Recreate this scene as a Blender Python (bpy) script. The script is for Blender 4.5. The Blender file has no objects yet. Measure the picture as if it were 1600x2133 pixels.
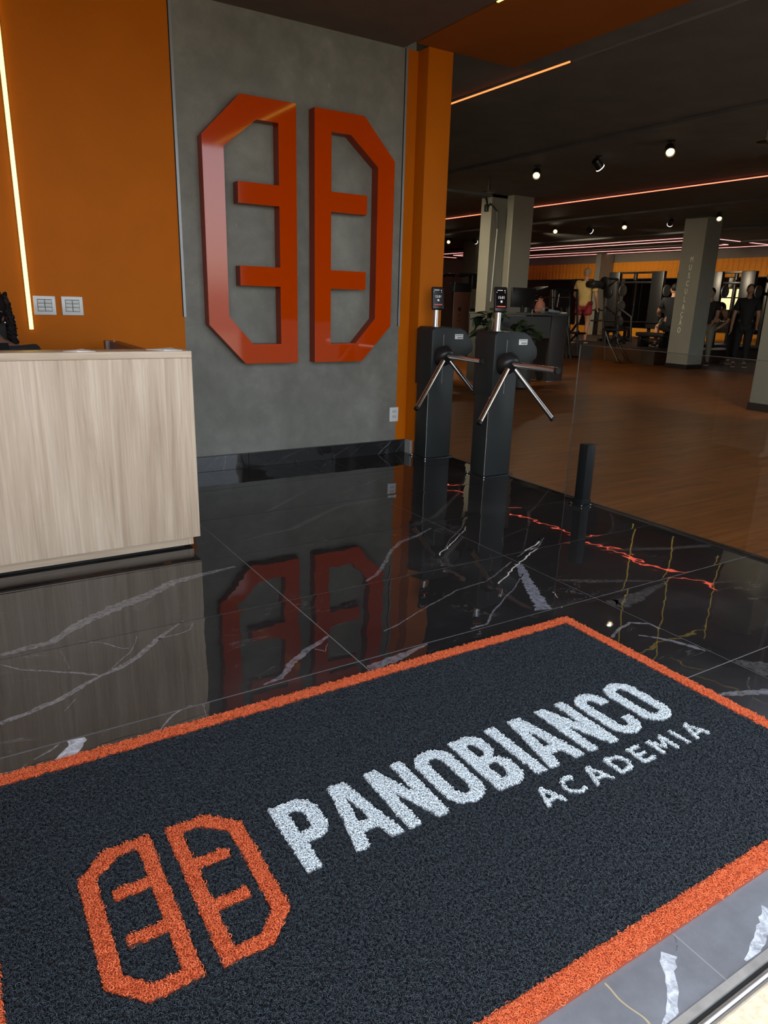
import bpy, bmesh, math, random
import numpy as np
from mathutils import Vector, Matrix

random.seed(7)
S = bpy.context.scene
COL = S.collection
PI = math.pi

# light levels, tuned together
EXPOSURE, SKY, SUN = 1.08, 0.40, 4.0
LED_Y, LED_O, LED_R, LED_P, LAMP = 3.2, 1.2, 2.2, 1.1, 1.0
SPOT_W = 16.0

# ------------------------------------------------------------------ camera
F_PX, YAW, PITCH, ROLL, CAM_H = 1471.86, 0.5595527, -0.28975606, 0.02812195, 1.24
_f = Vector((math.sin(YAW) * math.cos(PITCH), math.cos(YAW) * math.cos(PITCH), math.sin(PITCH)))
_r0 = Vector((math.cos(YAW), -math.sin(YAW), 0))
_u0 = _r0.cross(_f)
CR = _r0 * math.cos(ROLL) + _u0 * math.sin(ROLL)
CU = _u0 * math.cos(ROLL) - _r0 * math.sin(ROLL)
cam_data = bpy.data.cameras.new('camera')
cam_data.sensor_fit = 'HORIZONTAL'
cam_data.sensor_width = 36.0
cam_data.lens = F_PX / 1600 * 36
cam_data.clip_start, cam_data.clip_end = 0.05, 300
cam = bpy.data.objects.new('camera', cam_data)
COL.objects.link(cam)
M = Matrix.Identity(4)
for i in range(3):
    M[i][0], M[i][1], M[i][2] = CR[i], CU[i], -_f[i]
M[2][3] = CAM_H
cam.matrix_world = M
S.camera = cam

# ------------------------------------------------------------------ world, sun, exposure
S.view_settings.view_transform = 'Standard'
S.view_settings.look = 'None'
S.view_settings.gamma = 1
S.view_settings.exposure = EXPOSURE
S.view_settings.use_curve_mapping = False
S.cycles.max_bounces = 10
S.cycles.diffuse_bounces = 5
S.cycles.glossy_bounces = 5
S.cycles.transparent_max_bounces = 12
S.cycles.sample_clamp_indirect = 6
S.cycles.caustics_reflective = False
S.cycles.caustics_refractive = False
w = bpy.data.worlds.new('sky')
S.world = w
w.use_nodes = True
wn = w.node_tree.nodes
wl = w.node_tree.links
sky = wn.new('ShaderNodeTexSky')
sky.sky_type = 'NISHITA'
sky.sun_disc = False
sky.sun_elevation = math.radians(52)
sky.sun_rotation = math.radians(-88)
sky.air_density = 1.0
sky.dust_density = 1.6
hs = wn.new('ShaderNodeHueSaturation')          # a hazy, pale sky
hs.inputs['Saturation'].default_value = 0.4
wl.new(sky.outputs[0], hs.inputs['Color'])
wl.new(hs.outputs[0], wn['Background'].inputs[0])
wn['Background'].inputs[1].default_value = SKY
sun_data = bpy.data.lights.new('sun', 'SUN')
sun_data.energy = SUN
sun_data.angle = 0.009
sun_data.color = (1.0, 0.93, 0.82)
sun = bpy.data.objects.new('sun', sun_data)
COL.objects.link(sun)
sd = Vector((-0.60, -0.012, 0.80)).normalized()
sun.rotation_euler = sd.to_track_quat('Z', 'Y').to_euler()
sun.location = (-6, -4, 12)


# ------------------------------------------------------------------ helpers
def at(px, py, ax, val):
    """World point where the sight line of a photograph pixel meets the plane axis=val."""
    d = CR * ((px - 800) / F_PX) - CU * ((py - 1066.5) / F_PX) + _f
    o = Vector((0, 0, CAM_H))
    return o + d * ((val - o[ax]) / d[ax])


def T(o, label=None, cat=None, group=None, kind=None):
    if label: o['label'] = label
    if cat: o['category'] = cat
    if group: o['group'] = group
    if kind: o['kind'] = kind
    return o


def empty(name, loc, label, cat, group=None, rz=0):
    o = bpy.data.objects.new(name, None)
    o.empty_display_size = 0.1
    o.location = loc
    o.rotation_euler = (0, 0, rz)
    COL.objects.link(o)
    return T(o, label, cat, group)


def link(name, me, m, parent=None, keep=False):
    o = bpy.data.objects.new(name, me)
    if m is not None and not keep:
        me.materials.clear()
        me.materials.append(m)
    COL.objects.link(o)
    if parent is not None: o.parent = parent
    return o


class MB:
    def __init__(s): s.bm = bmesh.new()

    def _x(s, vs, mtx):
        if mtx is not None: bmesh.ops.transform(s.bm, matrix=mtx, verts=vs)

    def box(s, a, b, bev=0, mtx=None, seg=2):
        a, b = Vector(a), Vector(b)
        g = bmesh.ops.create_cube(s.bm, size=1)
        vs = g['verts']
        for v in vs:
            v.co = Vector([(a[i] + b[i]) / 2 + v.co[i] * abs(b[i] - a[i]) for i in range(3)])
        if bev:
            es = list({e for v in vs for e in v.link_edges})
            r = bmesh.ops.bevel(s.bm, geom=es, offset=bev, segments=seg, affect='EDGES', profile=0.5)
            vs = list({v for f in r['faces'] for v in f.verts} | {v for v in vs if v.is_valid})
        s._x(vs, mtx)
        return s

    def cyl(s, p0, p1, r0, r1=None, n=16, caps=True):
        p0, p1 = Vector(p0), Vector(p1)
        r1 = r0 if r1 is None else r1
        d = (p1 - p0)
        q = d.to_track_quat('Z', 'Y').to_matrix()
        A = [s.bm.verts.new(p0 + q @ Vector((math.cos(2 * PI * k / n) * r0, math.sin(2 * PI * k / n) * r0, 0))) for k in range(n)]
        B = [s.bm.verts.new(p1 + q @ Vector((math.cos(2 * PI * k / n) * r1, math.sin(2 * PI * k / n) * r1, 0))) for k in range(n)]
        for k in range(n):
            s.bm.faces.new((A[k], A[(k + 1) % n], B[(k + 1) % n], B[k]))
        if caps:
            s.bm.faces.new(A[::-1]); s.bm.faces.new(B)
        return s

    def tube(s, pts, r, n=10):
        pts = [Vector(p) for p in pts]
        rings = []
        up = Vector((0, 0, 1))
        for i, p in enumerate(pts):
            d = (pts[min(i + 1, len(pts) - 1)] - pts[max(i - 1, 0)]).normalized()
            u = up - d * up.dot(d)
            if u.length < 1e-3: u = Vector((1, 0, 0)) - d * d.x
            u.normalize()
            v = d.cross(u)
            rr = r[i] if isinstance(r, (list, tuple)) else r
            rings.append([s.bm.verts.new(p + (u * math.cos(2 * PI * k / n) + v * math.sin(2 * PI * k / n)) * rr) for k in range(n)])
        for a, b in zip(rings, rings[1:]):
            for k in range(n):
                s.bm.faces.new((a[k], b[k], b[(k + 1) % n], a[(k + 1) % n]))
        s.bm.faces.new(rings[0]); s.bm.faces.new(rings[-1][::-1])
        return s

    def lathe(s, prof, c=(0, 0, 0), axis=(0, 0, 1), n=24, caps=True):
        c = Vector(c)
        q = Vector(axis).to_track_quat('Z', 'Y').to_matrix()
        rings = []
        for (r, z) in prof:
            rings.append([s.bm.verts.new(c + q @ Vector((math.cos(2 * PI * k / n) * max(r, 1e-4), math.sin(2 * PI * k / n) * max(r, 1e-4), z))) for k in range(n)])
        for a, b in zip(rings, rings[1:]):
            for k in range(n):
                s.bm.faces.new((a[k], a[(k + 1) % n], b[(k + 1) % n], b[k]))
        if caps:
            s.bm.faces.new(rings[0][::-1]); s.bm.faces.new(rings[-1])
        return s

    def ell(s, c, r, n=16, mtx=None):
        g = bmesh.ops.create_uvsphere(s.bm, u_segments=n, v_segments=max(6, n * 3 // 4), radius=1)
        for v in g['verts']:
            v.co = Vector((c[0] + v.co.x * r[0], c[1] + v.co.y * r[1], c[2] + v.co.z * r[2]))
        s._x(g['verts'], mtx)
        return s

    def prism(s, poly, axis, lo, hi, bev=0):
        """poly: 2-D points; axis 1 puts them in x,z and extrudes along y; axis 0: y,z along x; axis 2: x,y along z."""
        def P(p, h):
            return {0: (h, p[0], p[1]), 1: (p[0], h, p[1]), 2: (p[0], p[1], h)}[axis]
        A = [s.bm.verts.new(P(p, lo)) for p in poly]
        B = [s.bm.verts.new(P(p, hi)) for p in poly]
        n = len(poly)
        fs = [s.bm.faces.new(A), s.bm.faces.new(B[::-1])]
        for k in range(n):
            fs.append(s.bm.faces.new((A[k], B[k], B[(k + 1) % n], A[(k + 1) % n])))
        bmesh.ops.recalc_face_normals(s.bm, faces=fs)
        if bev:
            bmesh.ops.bevel(s.bm, geom=list({e for f in fs for e in f.edges}), offset=bev, segments=2, affect='EDGES', profile=0.5)
        return s

    def build(s, name, m, parent=None, smooth=True, ang=40):
        me = bpy.data.meshes.new(name)
        bmesh.ops.recalc_face_normals(s.bm, faces=s.bm.faces)
        s.bm.to_mesh(me); s.bm.free()
        if smooth:
            me.shade_smooth()
            me.set_sharp_from_angle(angle=math.radians(ang))
        return link(name, me, m, parent)


def box(name, a, b, m, parent=None, bev=0):
    return MB().box(a, b, bev).build(name, m, parent, smooth=bool(bev))


def evaluated(o):
    dg = bpy.context.evaluated_depsgraph_get()
    dg.update()
    return bpy.data.meshes.new_from_object(o.evaluated_get(dg))


def polys_mesh(polys, h, bevel=0):
    """Even-odd fill of 2-D polygons in the xy plane, from z=0 to z=h."""
    cu = bpy.data.curves.new('outline', 'CURVE')
    cu.dimensions = '2D'
    cu.fill_mode = 'BOTH'
    cu.extrude = h / 2 - bevel
    if bevel:
        cu.bevel_depth = bevel
        cu.bevel_resolution = 1
        cu.offset = -bevel
    for pl in polys:
        sp = cu.splines.new('POLY')
        sp.points.add(len(pl) - 1)
        for k, p in enumerate(pl): sp.points[k].co = (p[0], p[1], 0, 1)
        sp.use_cyclic_u = True
    o = bpy.data.objects.new('outline', cu)
    COL.objects.link(o)
    me = evaluated(o)
    bpy.data.objects.remove(o); bpy.data.curves.remove(cu)
    me.transform(Matrix.Translation((0, 0, h / 2)))
    me.shade_flat()
    return me


def text_mesh(body, size, h=0.001, sx=1.0, align='CENTER'):
    cu = bpy.data.curves.new('lettering', 'FONT')
    cu.body = body
    cu.size = size
    cu.extrude = h / 2
    cu.align_x = align
    cu.align_y = 'CENTER'
    cu.resolution_u = 3
    o = bpy.data.objects.new('lettering', cu)
    COL.objects.link(o)
    me = evaluated(o)
    bpy.data.objects.remove(o); bpy.data.curves.remove(cu)
    me.transform(Matrix.Diagonal((sx, 1, 1, 1)))
    me.shade_flat()
    return me


def copy_tree(o, parent=None):
    c = o.copy()
    COL.objects.link(c)
    if parent is not None: c.parent = parent
    for ch in list(o.children): copy_tree(ch, c)
    return c


# ------------------------------------------------------------------ materials
def mat(name, col, rough=0.5, metal=0.0, spec=0.5, var=0.0, vscale=8.0, bump=0.0, bscale=60.0, emit=None, estr=0.0, coat=0.0, trans=0.0, alpha=1.0):
    m = bpy.data.materials.new(name)
    m.use_nodes = True
    N, L = m.node_tree.nodes, m.node_tree.links
    b = N['Principled BSDF']
    b.inputs['Base Color'].default_value = (*col, 1)
    b.inputs['Roughness'].default_value = rough
    b.inputs['Metallic'].default_value = metal
    b.inputs['Specular IOR Level'].default_value = spec
    b.inputs['Coat Weight'].default_value = coat
    b.inputs['Coat Roughness'].default_value = 0.05
    b.inputs['Transmission Weight'].default_value = trans
    if emit:
        b.inputs['Emission Color'].default_value = (*emit, 1)
        b.inputs['Emission Strength'].default_value = estr
    if var or bump:
        tc = N.new('ShaderNodeTexCoord')
    if var:
        n = N.new('ShaderNodeTexNoise'); n.inputs['Scale'].default_value = vscale; n.inputs['Detail'].default_value = 5
        L.new(tc.outputs['Object'], n.inputs['Vector'])
        r = N.new('ShaderNodeMapRange')
        r.inputs[3].default_value = 1 - var; r.inputs[4].default_value = 1 + var
        r.inputs[1].default_value = 0.3; r.inputs[2].default_value = 0.7
        L.new(n.outputs[0], r.inputs[0])
        mx = N.new('ShaderNodeVectorMath'); mx.operation = 'SCALE'
        mx.inputs[0].default_value = col
        L.new(r.outputs[0], mx.inputs['Scale'])
        L.new(mx.outputs[0], b.inputs['Base Color'])
    if bump:
        n2 = N.new('ShaderNodeTexNoise'); n2.inputs['Scale'].default_value = bscale; n2.inputs['Detail'].default_value = 3
        L.new(tc.outputs['Object'], n2.inputs['Vector'])
        bp = N.new('ShaderNodeBump'); bp.inputs['Strength'].default_value = bump; bp.inputs['Distance'].default_value = 0.002
        L.new(n2.outputs[0], bp.inputs['Height'])
        L.new(bp.outputs[0], b.inputs['Normal'])
    return m


def nodes(m): return m.node_tree.nodes, m.node_tree.links, m.node_tree.nodes['Principled BSDF']


def ramp(N, stops):
    r = N.new('ShaderNodeValToRGB')
    e = r.color_ramp.elements
    while len(e) < len(stops): e.new(0.5)
    for k, (p, c) in enumerate(stops):
        e[k].position = p
        e[k].color = (*c, 1) if len(c) == 3 else c
    return r


def coords(N, L, scale, kind='Object', rot=(0, 0, 0)):
    tc = N.new('ShaderNodeTexCoord'); mp = N.new('ShaderNodeMapping')
    mp.inputs['Scale'].default_value = scale
    mp.inputs['Rotation'].default_value = rot
    L.new(tc.outputs[kind], mp.inputs[0])
    return mp


def noise(N, L, vec, scale, detail=4, rough=0.5, dist=0):
    n = N.new('ShaderNodeTexNoise')
    n.inputs['Scale'].default_value = scale; n.inputs['Detail'].default_value = detail
    n.inputs['Roughness'].default_value = rough; n.inputs['Distortion'].default_value = dist
    L.new(vec.outputs[0], n.inputs['Vector'])
    return n


def mixc(N, L, fac, a, b):
    m = N.new('ShaderNodeMix'); m.data_type = 'RGBA'
    if hasattr(fac, 'is_output'): L.new(fac, m.inputs[0])
    else: m.inputs[0].default_value = fac
    for s_, v in ((6, a), (7, b)):
        if hasattr(v, 'is_output'): L.new(v, m.inputs[s_])
        else: m.inputs[s_].default_value = (*v, 1)
    return m.outputs[2]


def concrete_mat():
    m = mat('burnt_cement', (0.16, 0.155, 0.14), 0.55)
    N, L, b = nodes(m)
    v = coords(N, L, (1, 1, 1))
    n1 = noise(N, L, v, 1.6, 6, 0.6, 0.6)
    n2 = noise(N, L, v, 7, 8, 0.65, 0.3)
    n3 = noise(N, L, coords(N, L, (1, 1, 0.35)), 22, 4, 0.6)
    r1 = ramp(N, [(0.30, (0.15, 0.149, 0.128)), (0.52, (0.192, 0.191, 0.166)), (0.72, (0.245, 0.244, 0.216))])
    L.new(n1.outputs[0], r1.inputs[0])
    r2 = ramp(N, [(0.35, (0.86,) * 3), (0.7, (1.14,) * 3)])
    L.new(n2.outputs[0], r2.inputs[0])
    mu = N.new('ShaderNodeMix'); mu.data_type = 'RGBA'; mu.blend_type = 'MULTIPLY'; mu.inputs[0].default_value = 1
    L.new(r1.outputs[0], mu.inputs[6]); L.new(r2.outputs[0], mu.inputs[7])
    r3 = ramp(N, [(0.715, (0,) * 3), (0.75, (0.35,) * 3)])
    L.new(n3.outputs[0], r3.inputs[0])
    L.new(mixc(N, L, r3.outputs[0], mu.outputs[2], (0.40, 0.40, 0.37)), b.inputs['Base Color'])
    bp = N.new('ShaderNodeBump'); bp.inputs['Strength'].default_value = 0.25; bp.inputs['Distance'].default_value = 0.003
    L.new(n2.outputs[0], bp.inputs['Height']); L.new(bp.outputs[0], b.inputs['Normal'])
    return m


def oak_mat(name, axis, cols, rough=0.45):
    """Wood laminate with the grain running along one axis."""
    m = mat(name, cols[1], rough)
    N, L, b = nodes(m)
    sc = [26, 26, 26]; sc[axis] = 1.1
    sc2 = [110, 110, 110]; sc2[axis] = 2.5
    v = coords(N, L, sc)
    n1 = noise(N, L, v, 0.42, 6, 0.62, 1.6)
    n2 = noise(N, L, coords(N, L, sc2), 1.0, 5, 0.7, 0.2)
    n3 = noise(N, L, coords(N, L, (1, 1, 1)), 2.2, 2)
    r1 = ramp(N, [(0.30, cols[0]), (0.5, cols[1]), (0.68, cols[2])])
    L.new(n1.outputs[0], r1.inputs[0])
    r2 = ramp(N, [(0.3, (0.84,) * 3), (0.68, (1.12,) * 3)])
    L.new(n2.outputs[0], r2.inputs[0])
    mu = N.new('ShaderNodeMix'); mu.data_type = 'RGBA'; mu.blend_type = 'MULTIPLY'; mu.inputs[0].default_value = 1
    L.new(r1.outputs[0], mu.inputs[6]); L.new(r2.outputs[0], mu.inputs[7])
    L.new(mu.outputs[2], b.inputs['Base Color'])
    bp = N.new('ShaderNodeBump'); bp.inputs['Strength'].default_value = 0.12; bp.inputs['Distance'].default_value = 0.001
    L.new(n2.outputs[0], bp.inputs['Height']); L.new(bp.outputs[0], b.inputs['Normal'])
    return m


def marble_bump(N, L, b, vec, dome=False):
    n = noise(N, L, vec, 3.4, 1, 0.4)
    n2 = noise(N, L, vec, 11, 1, 0.5)
    ad = N.new('ShaderNodeMath'); ad.operation = 'MULTIPLY_ADD'; ad.inputs[1].default_value = 0.26
    L.new(n2.outputs[0], ad.inputs[0]); L.new(n.outputs[0], ad.inputs[2])
    top = ad.outputs[0]
    if dome:                                            # each tile sags a little toward its own edges
        tc = N.new('ShaderNodeTexCoord'); sp = N.new('ShaderNodeSeparateXYZ'); L.new(tc.outputs['Generated'], sp.inputs[0])
        for k, amp in ((0, .22), (1, .5)):
            m1 = N.new('ShaderNodeMath'); m1.operation = 'MULTIPLY_ADD'; m1.inputs[1].default_value = 2; m1.inputs[2].default_value = -1
            L.new(sp.outputs[k], m1.inputs[0])
            m2 = N.new('ShaderNodeMath'); m2.operation = 'ABSOLUTE'; L.new(m1.outputs[0], m2.inputs[0])
            m3 = N.new('ShaderNodeMath'); m3.operation = 'POWER'; m3.inputs[1].default_value = 7; L.new(m2.outputs[0], m3.inputs[0])
            m4 = N.new('ShaderNodeMath'); m4.operation = 'MULTIPLY_ADD'; m4.inputs[1].default_value = -amp
            L.new(m3.outputs[0], m4.inputs[0]); L.new(top, m4.inputs[2])
            top = m4.outputs[0]
    bp = N.new('ShaderNodeBump'); bp.inputs['Strength'].default_value = 1.0; bp.inputs['Distance'].default_value = 0.0012
    L.new(top, bp.inputs['Height']); L.new(bp.outputs[0], b.inputs['Normal'])


def threshold_paling(N, L, vec, col, amount):
    """Tiles turn a paler, mottled grey towards the street threshold."""
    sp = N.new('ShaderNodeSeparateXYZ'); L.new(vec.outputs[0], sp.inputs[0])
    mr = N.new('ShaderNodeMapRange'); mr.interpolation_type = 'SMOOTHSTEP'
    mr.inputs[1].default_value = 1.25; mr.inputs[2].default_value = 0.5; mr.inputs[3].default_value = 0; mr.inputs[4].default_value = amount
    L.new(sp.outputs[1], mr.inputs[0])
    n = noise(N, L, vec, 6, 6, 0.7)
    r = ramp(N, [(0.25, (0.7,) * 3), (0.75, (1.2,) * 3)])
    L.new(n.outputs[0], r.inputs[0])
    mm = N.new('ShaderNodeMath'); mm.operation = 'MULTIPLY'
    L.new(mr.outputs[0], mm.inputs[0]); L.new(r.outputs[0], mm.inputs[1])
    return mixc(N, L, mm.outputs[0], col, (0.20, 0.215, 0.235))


def marble_mat():
    m = mat('dark_polished_marble', (0.012, 0.012, 0.014), 0.012, spec=0.62)
    N, L, b = nodes(m)
    tc = N.new('ShaderNodeNewGeometry')
    mp = N.new('ShaderNodeMapping'); L.new(tc.outputs['Position'], mp.inputs[0])
    n1 = noise(N, L, mp, 1.7, 6, 0.6, 0.7)
    r1 = ramp(N, [(0.32, (0.014, 0.014, 0.0145)), (0.55, (0.022, 0.0215, 0.0215)), (0.75, (0.038, 0.037, 0.036))])
    L.new(n1.outputs[0], r1.inputs[0])
    mp2 = N.new('ShaderNodeMapping'); L.new(tc.outputs['Position'], mp2.inputs[0])
    mp2.inputs['Rotation'].default_value = (0, 0, 0.9); mp2.inputs['Scale'].default_value = (1, 3.2, 1)
    n2 = noise(N, L, mp2, 1.3, 7, 0.62, 1.4)
    # hairline veins where the noise crosses one value
    sb = N.new('ShaderNodeMath'); sb.operation = 'SUBTRACT'; sb.inputs[1].default_value = 0.5; L.new(n2.outputs[0], sb.inputs[0])
    ab = N.new('ShaderNodeMath'); ab.operation = 'ABSOLUTE'; L.new(sb.outputs[0], ab.inputs[0])
    r2 = ramp(N, [(0.0, (0.45,) * 3), (0.006, (0,) * 3)])
    L.new(ab.outputs[0], r2.inputs[0])
    n3 = noise(N, L, mp, 3.1, 3)
    r3 = ramp(N, [(0.50, (0,) * 3), (0.66, (1,) * 3)])
    L.new(n3.outputs[0], r3.inputs[0])
    mm = N.new('ShaderNodeMath'); mm.operation = 'MULTIPLY'
    L.new(r2.outputs[0], mm.inputs[0]); L.new(r3.outputs[0], mm.inputs[1])
    L.new(threshold_paling(N, L, mp, mixc(N, L, mm.outputs[0], r1.outputs[0], (0.22, 0.22, 0.23)), 0.9), b.inputs['Base Color'])
    marble_bump(N, L, b, mp, True)
    return m


def vein_mat(name, c0, c1):
    m = mat(name, c1, 0.03, spec=0.6)
    N, L, b = nodes(m)
    tc = N.new('ShaderNodeNewGeometry')
    mp = N.new('ShaderNodeMapping'); L.new(tc.outputs['Position'], mp.inputs[0])
    n1 = noise(N, L, mp, 45, 6, 0.7, 0.8)
    r1 = ramp(N, [(0.32, c0), (0.6, c1)])
    L.new(n1.outputs[0], r1.inputs[0])
    L.new(r1.outputs[0], b.inputs['Base Color'])
    marble_bump(N, L, b, mp)
    return m


def wood_floor_mat():
    m = mat('brown_vinyl_plank', (0.2, 0.09, 0.03), 0.42, spec=0.14)
    N, L, b = nodes(m)
    tc = N.new('ShaderNodeNewGeometry')
    mp = N.new('ShaderNodeMapping'); L.new(tc.outputs['Position'], mp.inputs[0])
    br = N.new('ShaderNodeTexBrick')
    br.offset = 0.37
    br.inputs['Scale'].default_value = 1
    br.inputs['Brick Width'].default_value = 1.22; br.inputs['Row Height'].default_value = 0.18
    br.inputs['Mortar Size'].default_value = 0.0012
    br.inputs['Color1'].default_value = (0.9,) * 3 + (1,); br.inputs['Color2'].default_value = (1.12,) * 3 + (1,)
    br.inputs['Mortar'].default_value = (0.6,) * 3 + (1,)
    L.new(mp.outputs[0], br.inputs['Vector'])
    mp2 = N.new('ShaderNodeMapping'); L.new(tc.outputs['Position'], mp2.inputs[0])
    mp2.inputs['Scale'].default_value = (1.2, 16, 1)
    n1 = noise(N, L, mp2, 1.3, 6, 0.6, 0.9)
    r1 = ramp(N, [(0.3, (0.18, 0.058, 0.010)), (0.55, (0.27, 0.094, 0.019)), (0.75, (0.34, 0.128, 0.03))])
    L.new(n1.outputs[0], r1.inputs[0])
    mu = N.new('ShaderNodeMix'); mu.data_type = 'RGBA'; mu.blend_type = 'MULTIPLY'; mu.inputs[0].default_value = 1
    L.new(r1.outputs[0], mu.inputs[6]); L.new(br.outputs[0], mu.inputs[7])
    L.new(mu.outputs[2], b.inputs['Base Color'])
    return m


def glass_mat(name, tint, fres=1.45):
    m = bpy.data.materials.new(name); m.use_nodes = True
    N, L = m.node_tree.nodes, m.node_tree.links
    N.clear()
    out = N.new('ShaderNodeOutputMaterial'); mx = N.new('ShaderNodeMixShader')
    tr = N.new('ShaderNodeBsdfTransparent'); gl = N.new('ShaderNodeBsdfGlossy'); fr = N.new('ShaderNodeFresnel')
    tr.inputs[0].default_value = (*tint, 1); gl.inputs['Roughness'].default_value = 0.0
    fr.inputs[0].default_value = fres
    ge = N.new('ShaderNodeNewGeometry'); k = N.new('ShaderNodeMath'); k.operation = 'MULTIPLY_ADD'    # only the side the light meets first mirrors
    k.inputs[1].default_value = -1; k.inputs[2].default_value = 1
    L.new(ge.outputs['Backfacing'], k.inputs[0])
    k2 = N.new('ShaderNodeMath'); k2.operation = 'MULTIPLY'
    L.new(fr.outputs[0], k2.inputs[0]); L.new(k.outputs[0], k2.inputs[1])
    L.new(k2.outputs[0], mx.inputs[0]); L.new(tr.outputs[0], mx.inputs[1]); L.new(gl.outputs[0], mx.inputs[2])
    L.new(mx.outputs[0], out.inputs[0])
    return m


MT = {}
MT['cement'] = concrete_mat()
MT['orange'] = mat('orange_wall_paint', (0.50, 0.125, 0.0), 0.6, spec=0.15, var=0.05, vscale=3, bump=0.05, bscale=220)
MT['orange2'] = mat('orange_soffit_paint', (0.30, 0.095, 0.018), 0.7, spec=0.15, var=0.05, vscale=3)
MT['sign'] = mat('glossy_orange_acrylic', (0.50, 0.046, 0.0), 0.06, spec=0.5, coat=0.15)
MT['sign_side'] = mat('orange_acrylic_return', (0.27, 0.026, 0.001), 0.3, spec=0.3)
MT['ceil'] = mat('brown_grey_ceiling', (0.115, 0.088, 0.074), 0.85, var=0.10, vscale=5)
MT['ceil2'] = mat('charcoal_ceiling', (0.125, 0.13, 0.133), 0.75, var=0.12, vscale=3)
MT['oak_v'] = oak_mat('pale_oak_vertical', 2, [(0.43, 0.315, 0.22), (0.57, 0.445, 0.325), (0.68, 0.56, 0.43)])
MT['oak_h'] = oak_mat('pale_oak_horizontal', 0, [(0.43, 0.32, 0.225), (0.57, 0.45, 0.33), (0.68, 0.56, 0.43)])
MT['brown'] = mat('dark_brown_laminate', (0.105, 0.045, 0.028), 0.35, var=0.1)
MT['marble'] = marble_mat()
MT['vein_w'] = vein_mat('pale_marble_vein', (0.04, 0.04, 0.043), (0.19, 0.19, 0.205))
MT['vein_b'] = vein_mat('broad_marble_vein', (0.07, 0.072, 0.085), (0.24, 0.25, 0.285))
MT['vein_n'] = vein_mat('white_marble_vein', (0.20, 0.215, 0.24), (0.60, 0.65, 0.70))
MT['vein_d'] = vein_mat('faint_marble_vein', (0.022, 0.022, 0.022), (0.075, 0.073, 0.07))
MT['grout'] = mat('grey_grout', (0.30, 0.30, 0.30), 0.7)
MT['cut'] = mat('cut_stone_edge', (0.30, 0.30, 0.29), 0.8, var=0.3, vscale=60)
MT['woodfloor'] = wood_floor_mat()
MT['rubber'] = mat('dark_rubber_floor', (0.035, 0.024, 0.018), 0.6, var=0.2, vscale=9)
MT['alu'] = mat('brushed_aluminium', (0.62, 0.63, 0.64), 0.28, 0.9, var=0.08, vscale=40)
MT['alu_dull'] = mat('dull_aluminium', (0.46, 0.45, 0.42), 0.5, 0.6, var=0.15, vscale=30)
MT['steel'] = mat('polished_steel', (0.70, 0.67, 0.64), 0.16, 1.0)
MT['graphite'] = mat('graphite_powder_coat', (0.021, 0.0245, 0.0245), 0.48, spec=0.3, bump=0.06, bscale=400)
MT['black'] = mat('black_plastic', (0.010, 0.010, 0.011), 0.35)
MT['blackmet'] = mat('black_painted_metal', (0.014, 0.015, 0.016), 0.4, 0.0)
MT['matte'] = mat('matte_black_plastic', (0.008, 0.008, 0.009), 0.8, spec=0.1)
MT['navy'] = mat('black_steel_post', (0.009, 0.011, 0.012), 0.5, spec=0.2)
MT['white'] = mat('white_plastic', (0.72, 0.74, 0.74), 0.25, spec=0.5)
MT['button'] = mat('pale_grey_button', (0.56, 0.59, 0.57), 0.22)
MT['paper'] = mat('white_paper', (0.80, 0.80, 0.78), 0.7)
MT['ink'] = mat('grey_print', (0.12, 0.12, 0.13), 0.7)
MT['profile'] = mat('unlit_led_channel', (0.30, 0.31, 0.33), 0.35, 0.3)
MT['gap'] = mat('black_shadow_joint', (0.006, 0.006, 0.006), 0.9)
MT['led_y'] = mat('warm_led', (0.9, 0.7, 0.2), 0.5, emit=(1.0, 0.72, 0.10), estr=LED_Y)
MT['led_o'] = mat('orange_led', (0.9, 0.3, 0.1), 0.5, emit=(1.0, 0.19, 0.05), estr=LED_O)
MT['led_r'] = mat('red_led', (0.9, 0.2, 0.1), 0.5, emit=(1.0, 0.13, 0.07), estr=LED_R)
MT['led_p'] = mat('pink_red_led', (0.9, 0.2, 0.2), 0.5, emit=(1.0, 0.40, 0.36), estr=LED_P)
MT['lamp'] = mat('warm_lamp_lens', (1, 0.9, 0.7), 0.4, emit=(1.0, 0.80, 0.42), estr=LAMP)
MT['lamp_rim'] = mat('lit_lamp_rim', (0.85, 0.85, 0.8), 0.25, 0.6, emit=(1.0, 0.92, 0.8), estr=1.2)
MT['screen'] = mat('dark_screen', (0.006, 0.004, 0.004), 0.12)
MT['scr_w'] = mat('screen_white', (0.8, 0.8, 0.8), 0.5, emit=(0.75, 0.75, 0.8), estr=0.14)
MT['scr_r'] = mat('screen_red_bar', (0.7, 0.1, 0.05), 0.5, emit=(0.8, 0.16, 0.10), estr=0.08)
MT['colgrey'] = mat('grey_column_paint', (0.265, 0.265, 0.225), 0.7, var=0.04, vscale=3)
MT['letter'] = mat('pale_column_lettering', (0.80, 0.80, 0.72), 0.6)
MT['wallgrey'] = mat('grey_gym_wall', (0.20, 0.195, 0.17), 0.8, var=0.05, vscale=2)
MT['slat'] = mat('orange_metal_cladding', (0.85, 0.33, 0.02), 0.45, var=0.08, vscale=6)
MT['mirror'] = mat('tinted_mirror', (0.42, 0.42, 0.42), 0.02, 1.0)
MT['frame'] = mat('black_machine_frame', (0.013, 0.013, 0.014), 0.35, 0.2)
MT['pad'] = mat('black_vinyl_pad', (0.009, 0.010, 0.013), 0.45)
MT['amber'] = mat('brown_shroud_panel', (0.135, 0.066, 0.045), 0.35, var=0.1, vscale=4)
MT['iron'] = mat('grey_iron_plate', (0.09, 0.09, 0.09), 0.45, 0.4)
MT['desk'] = mat('grey_desk_panel', (0.085, 0.088, 0.082), 0.5)
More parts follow.
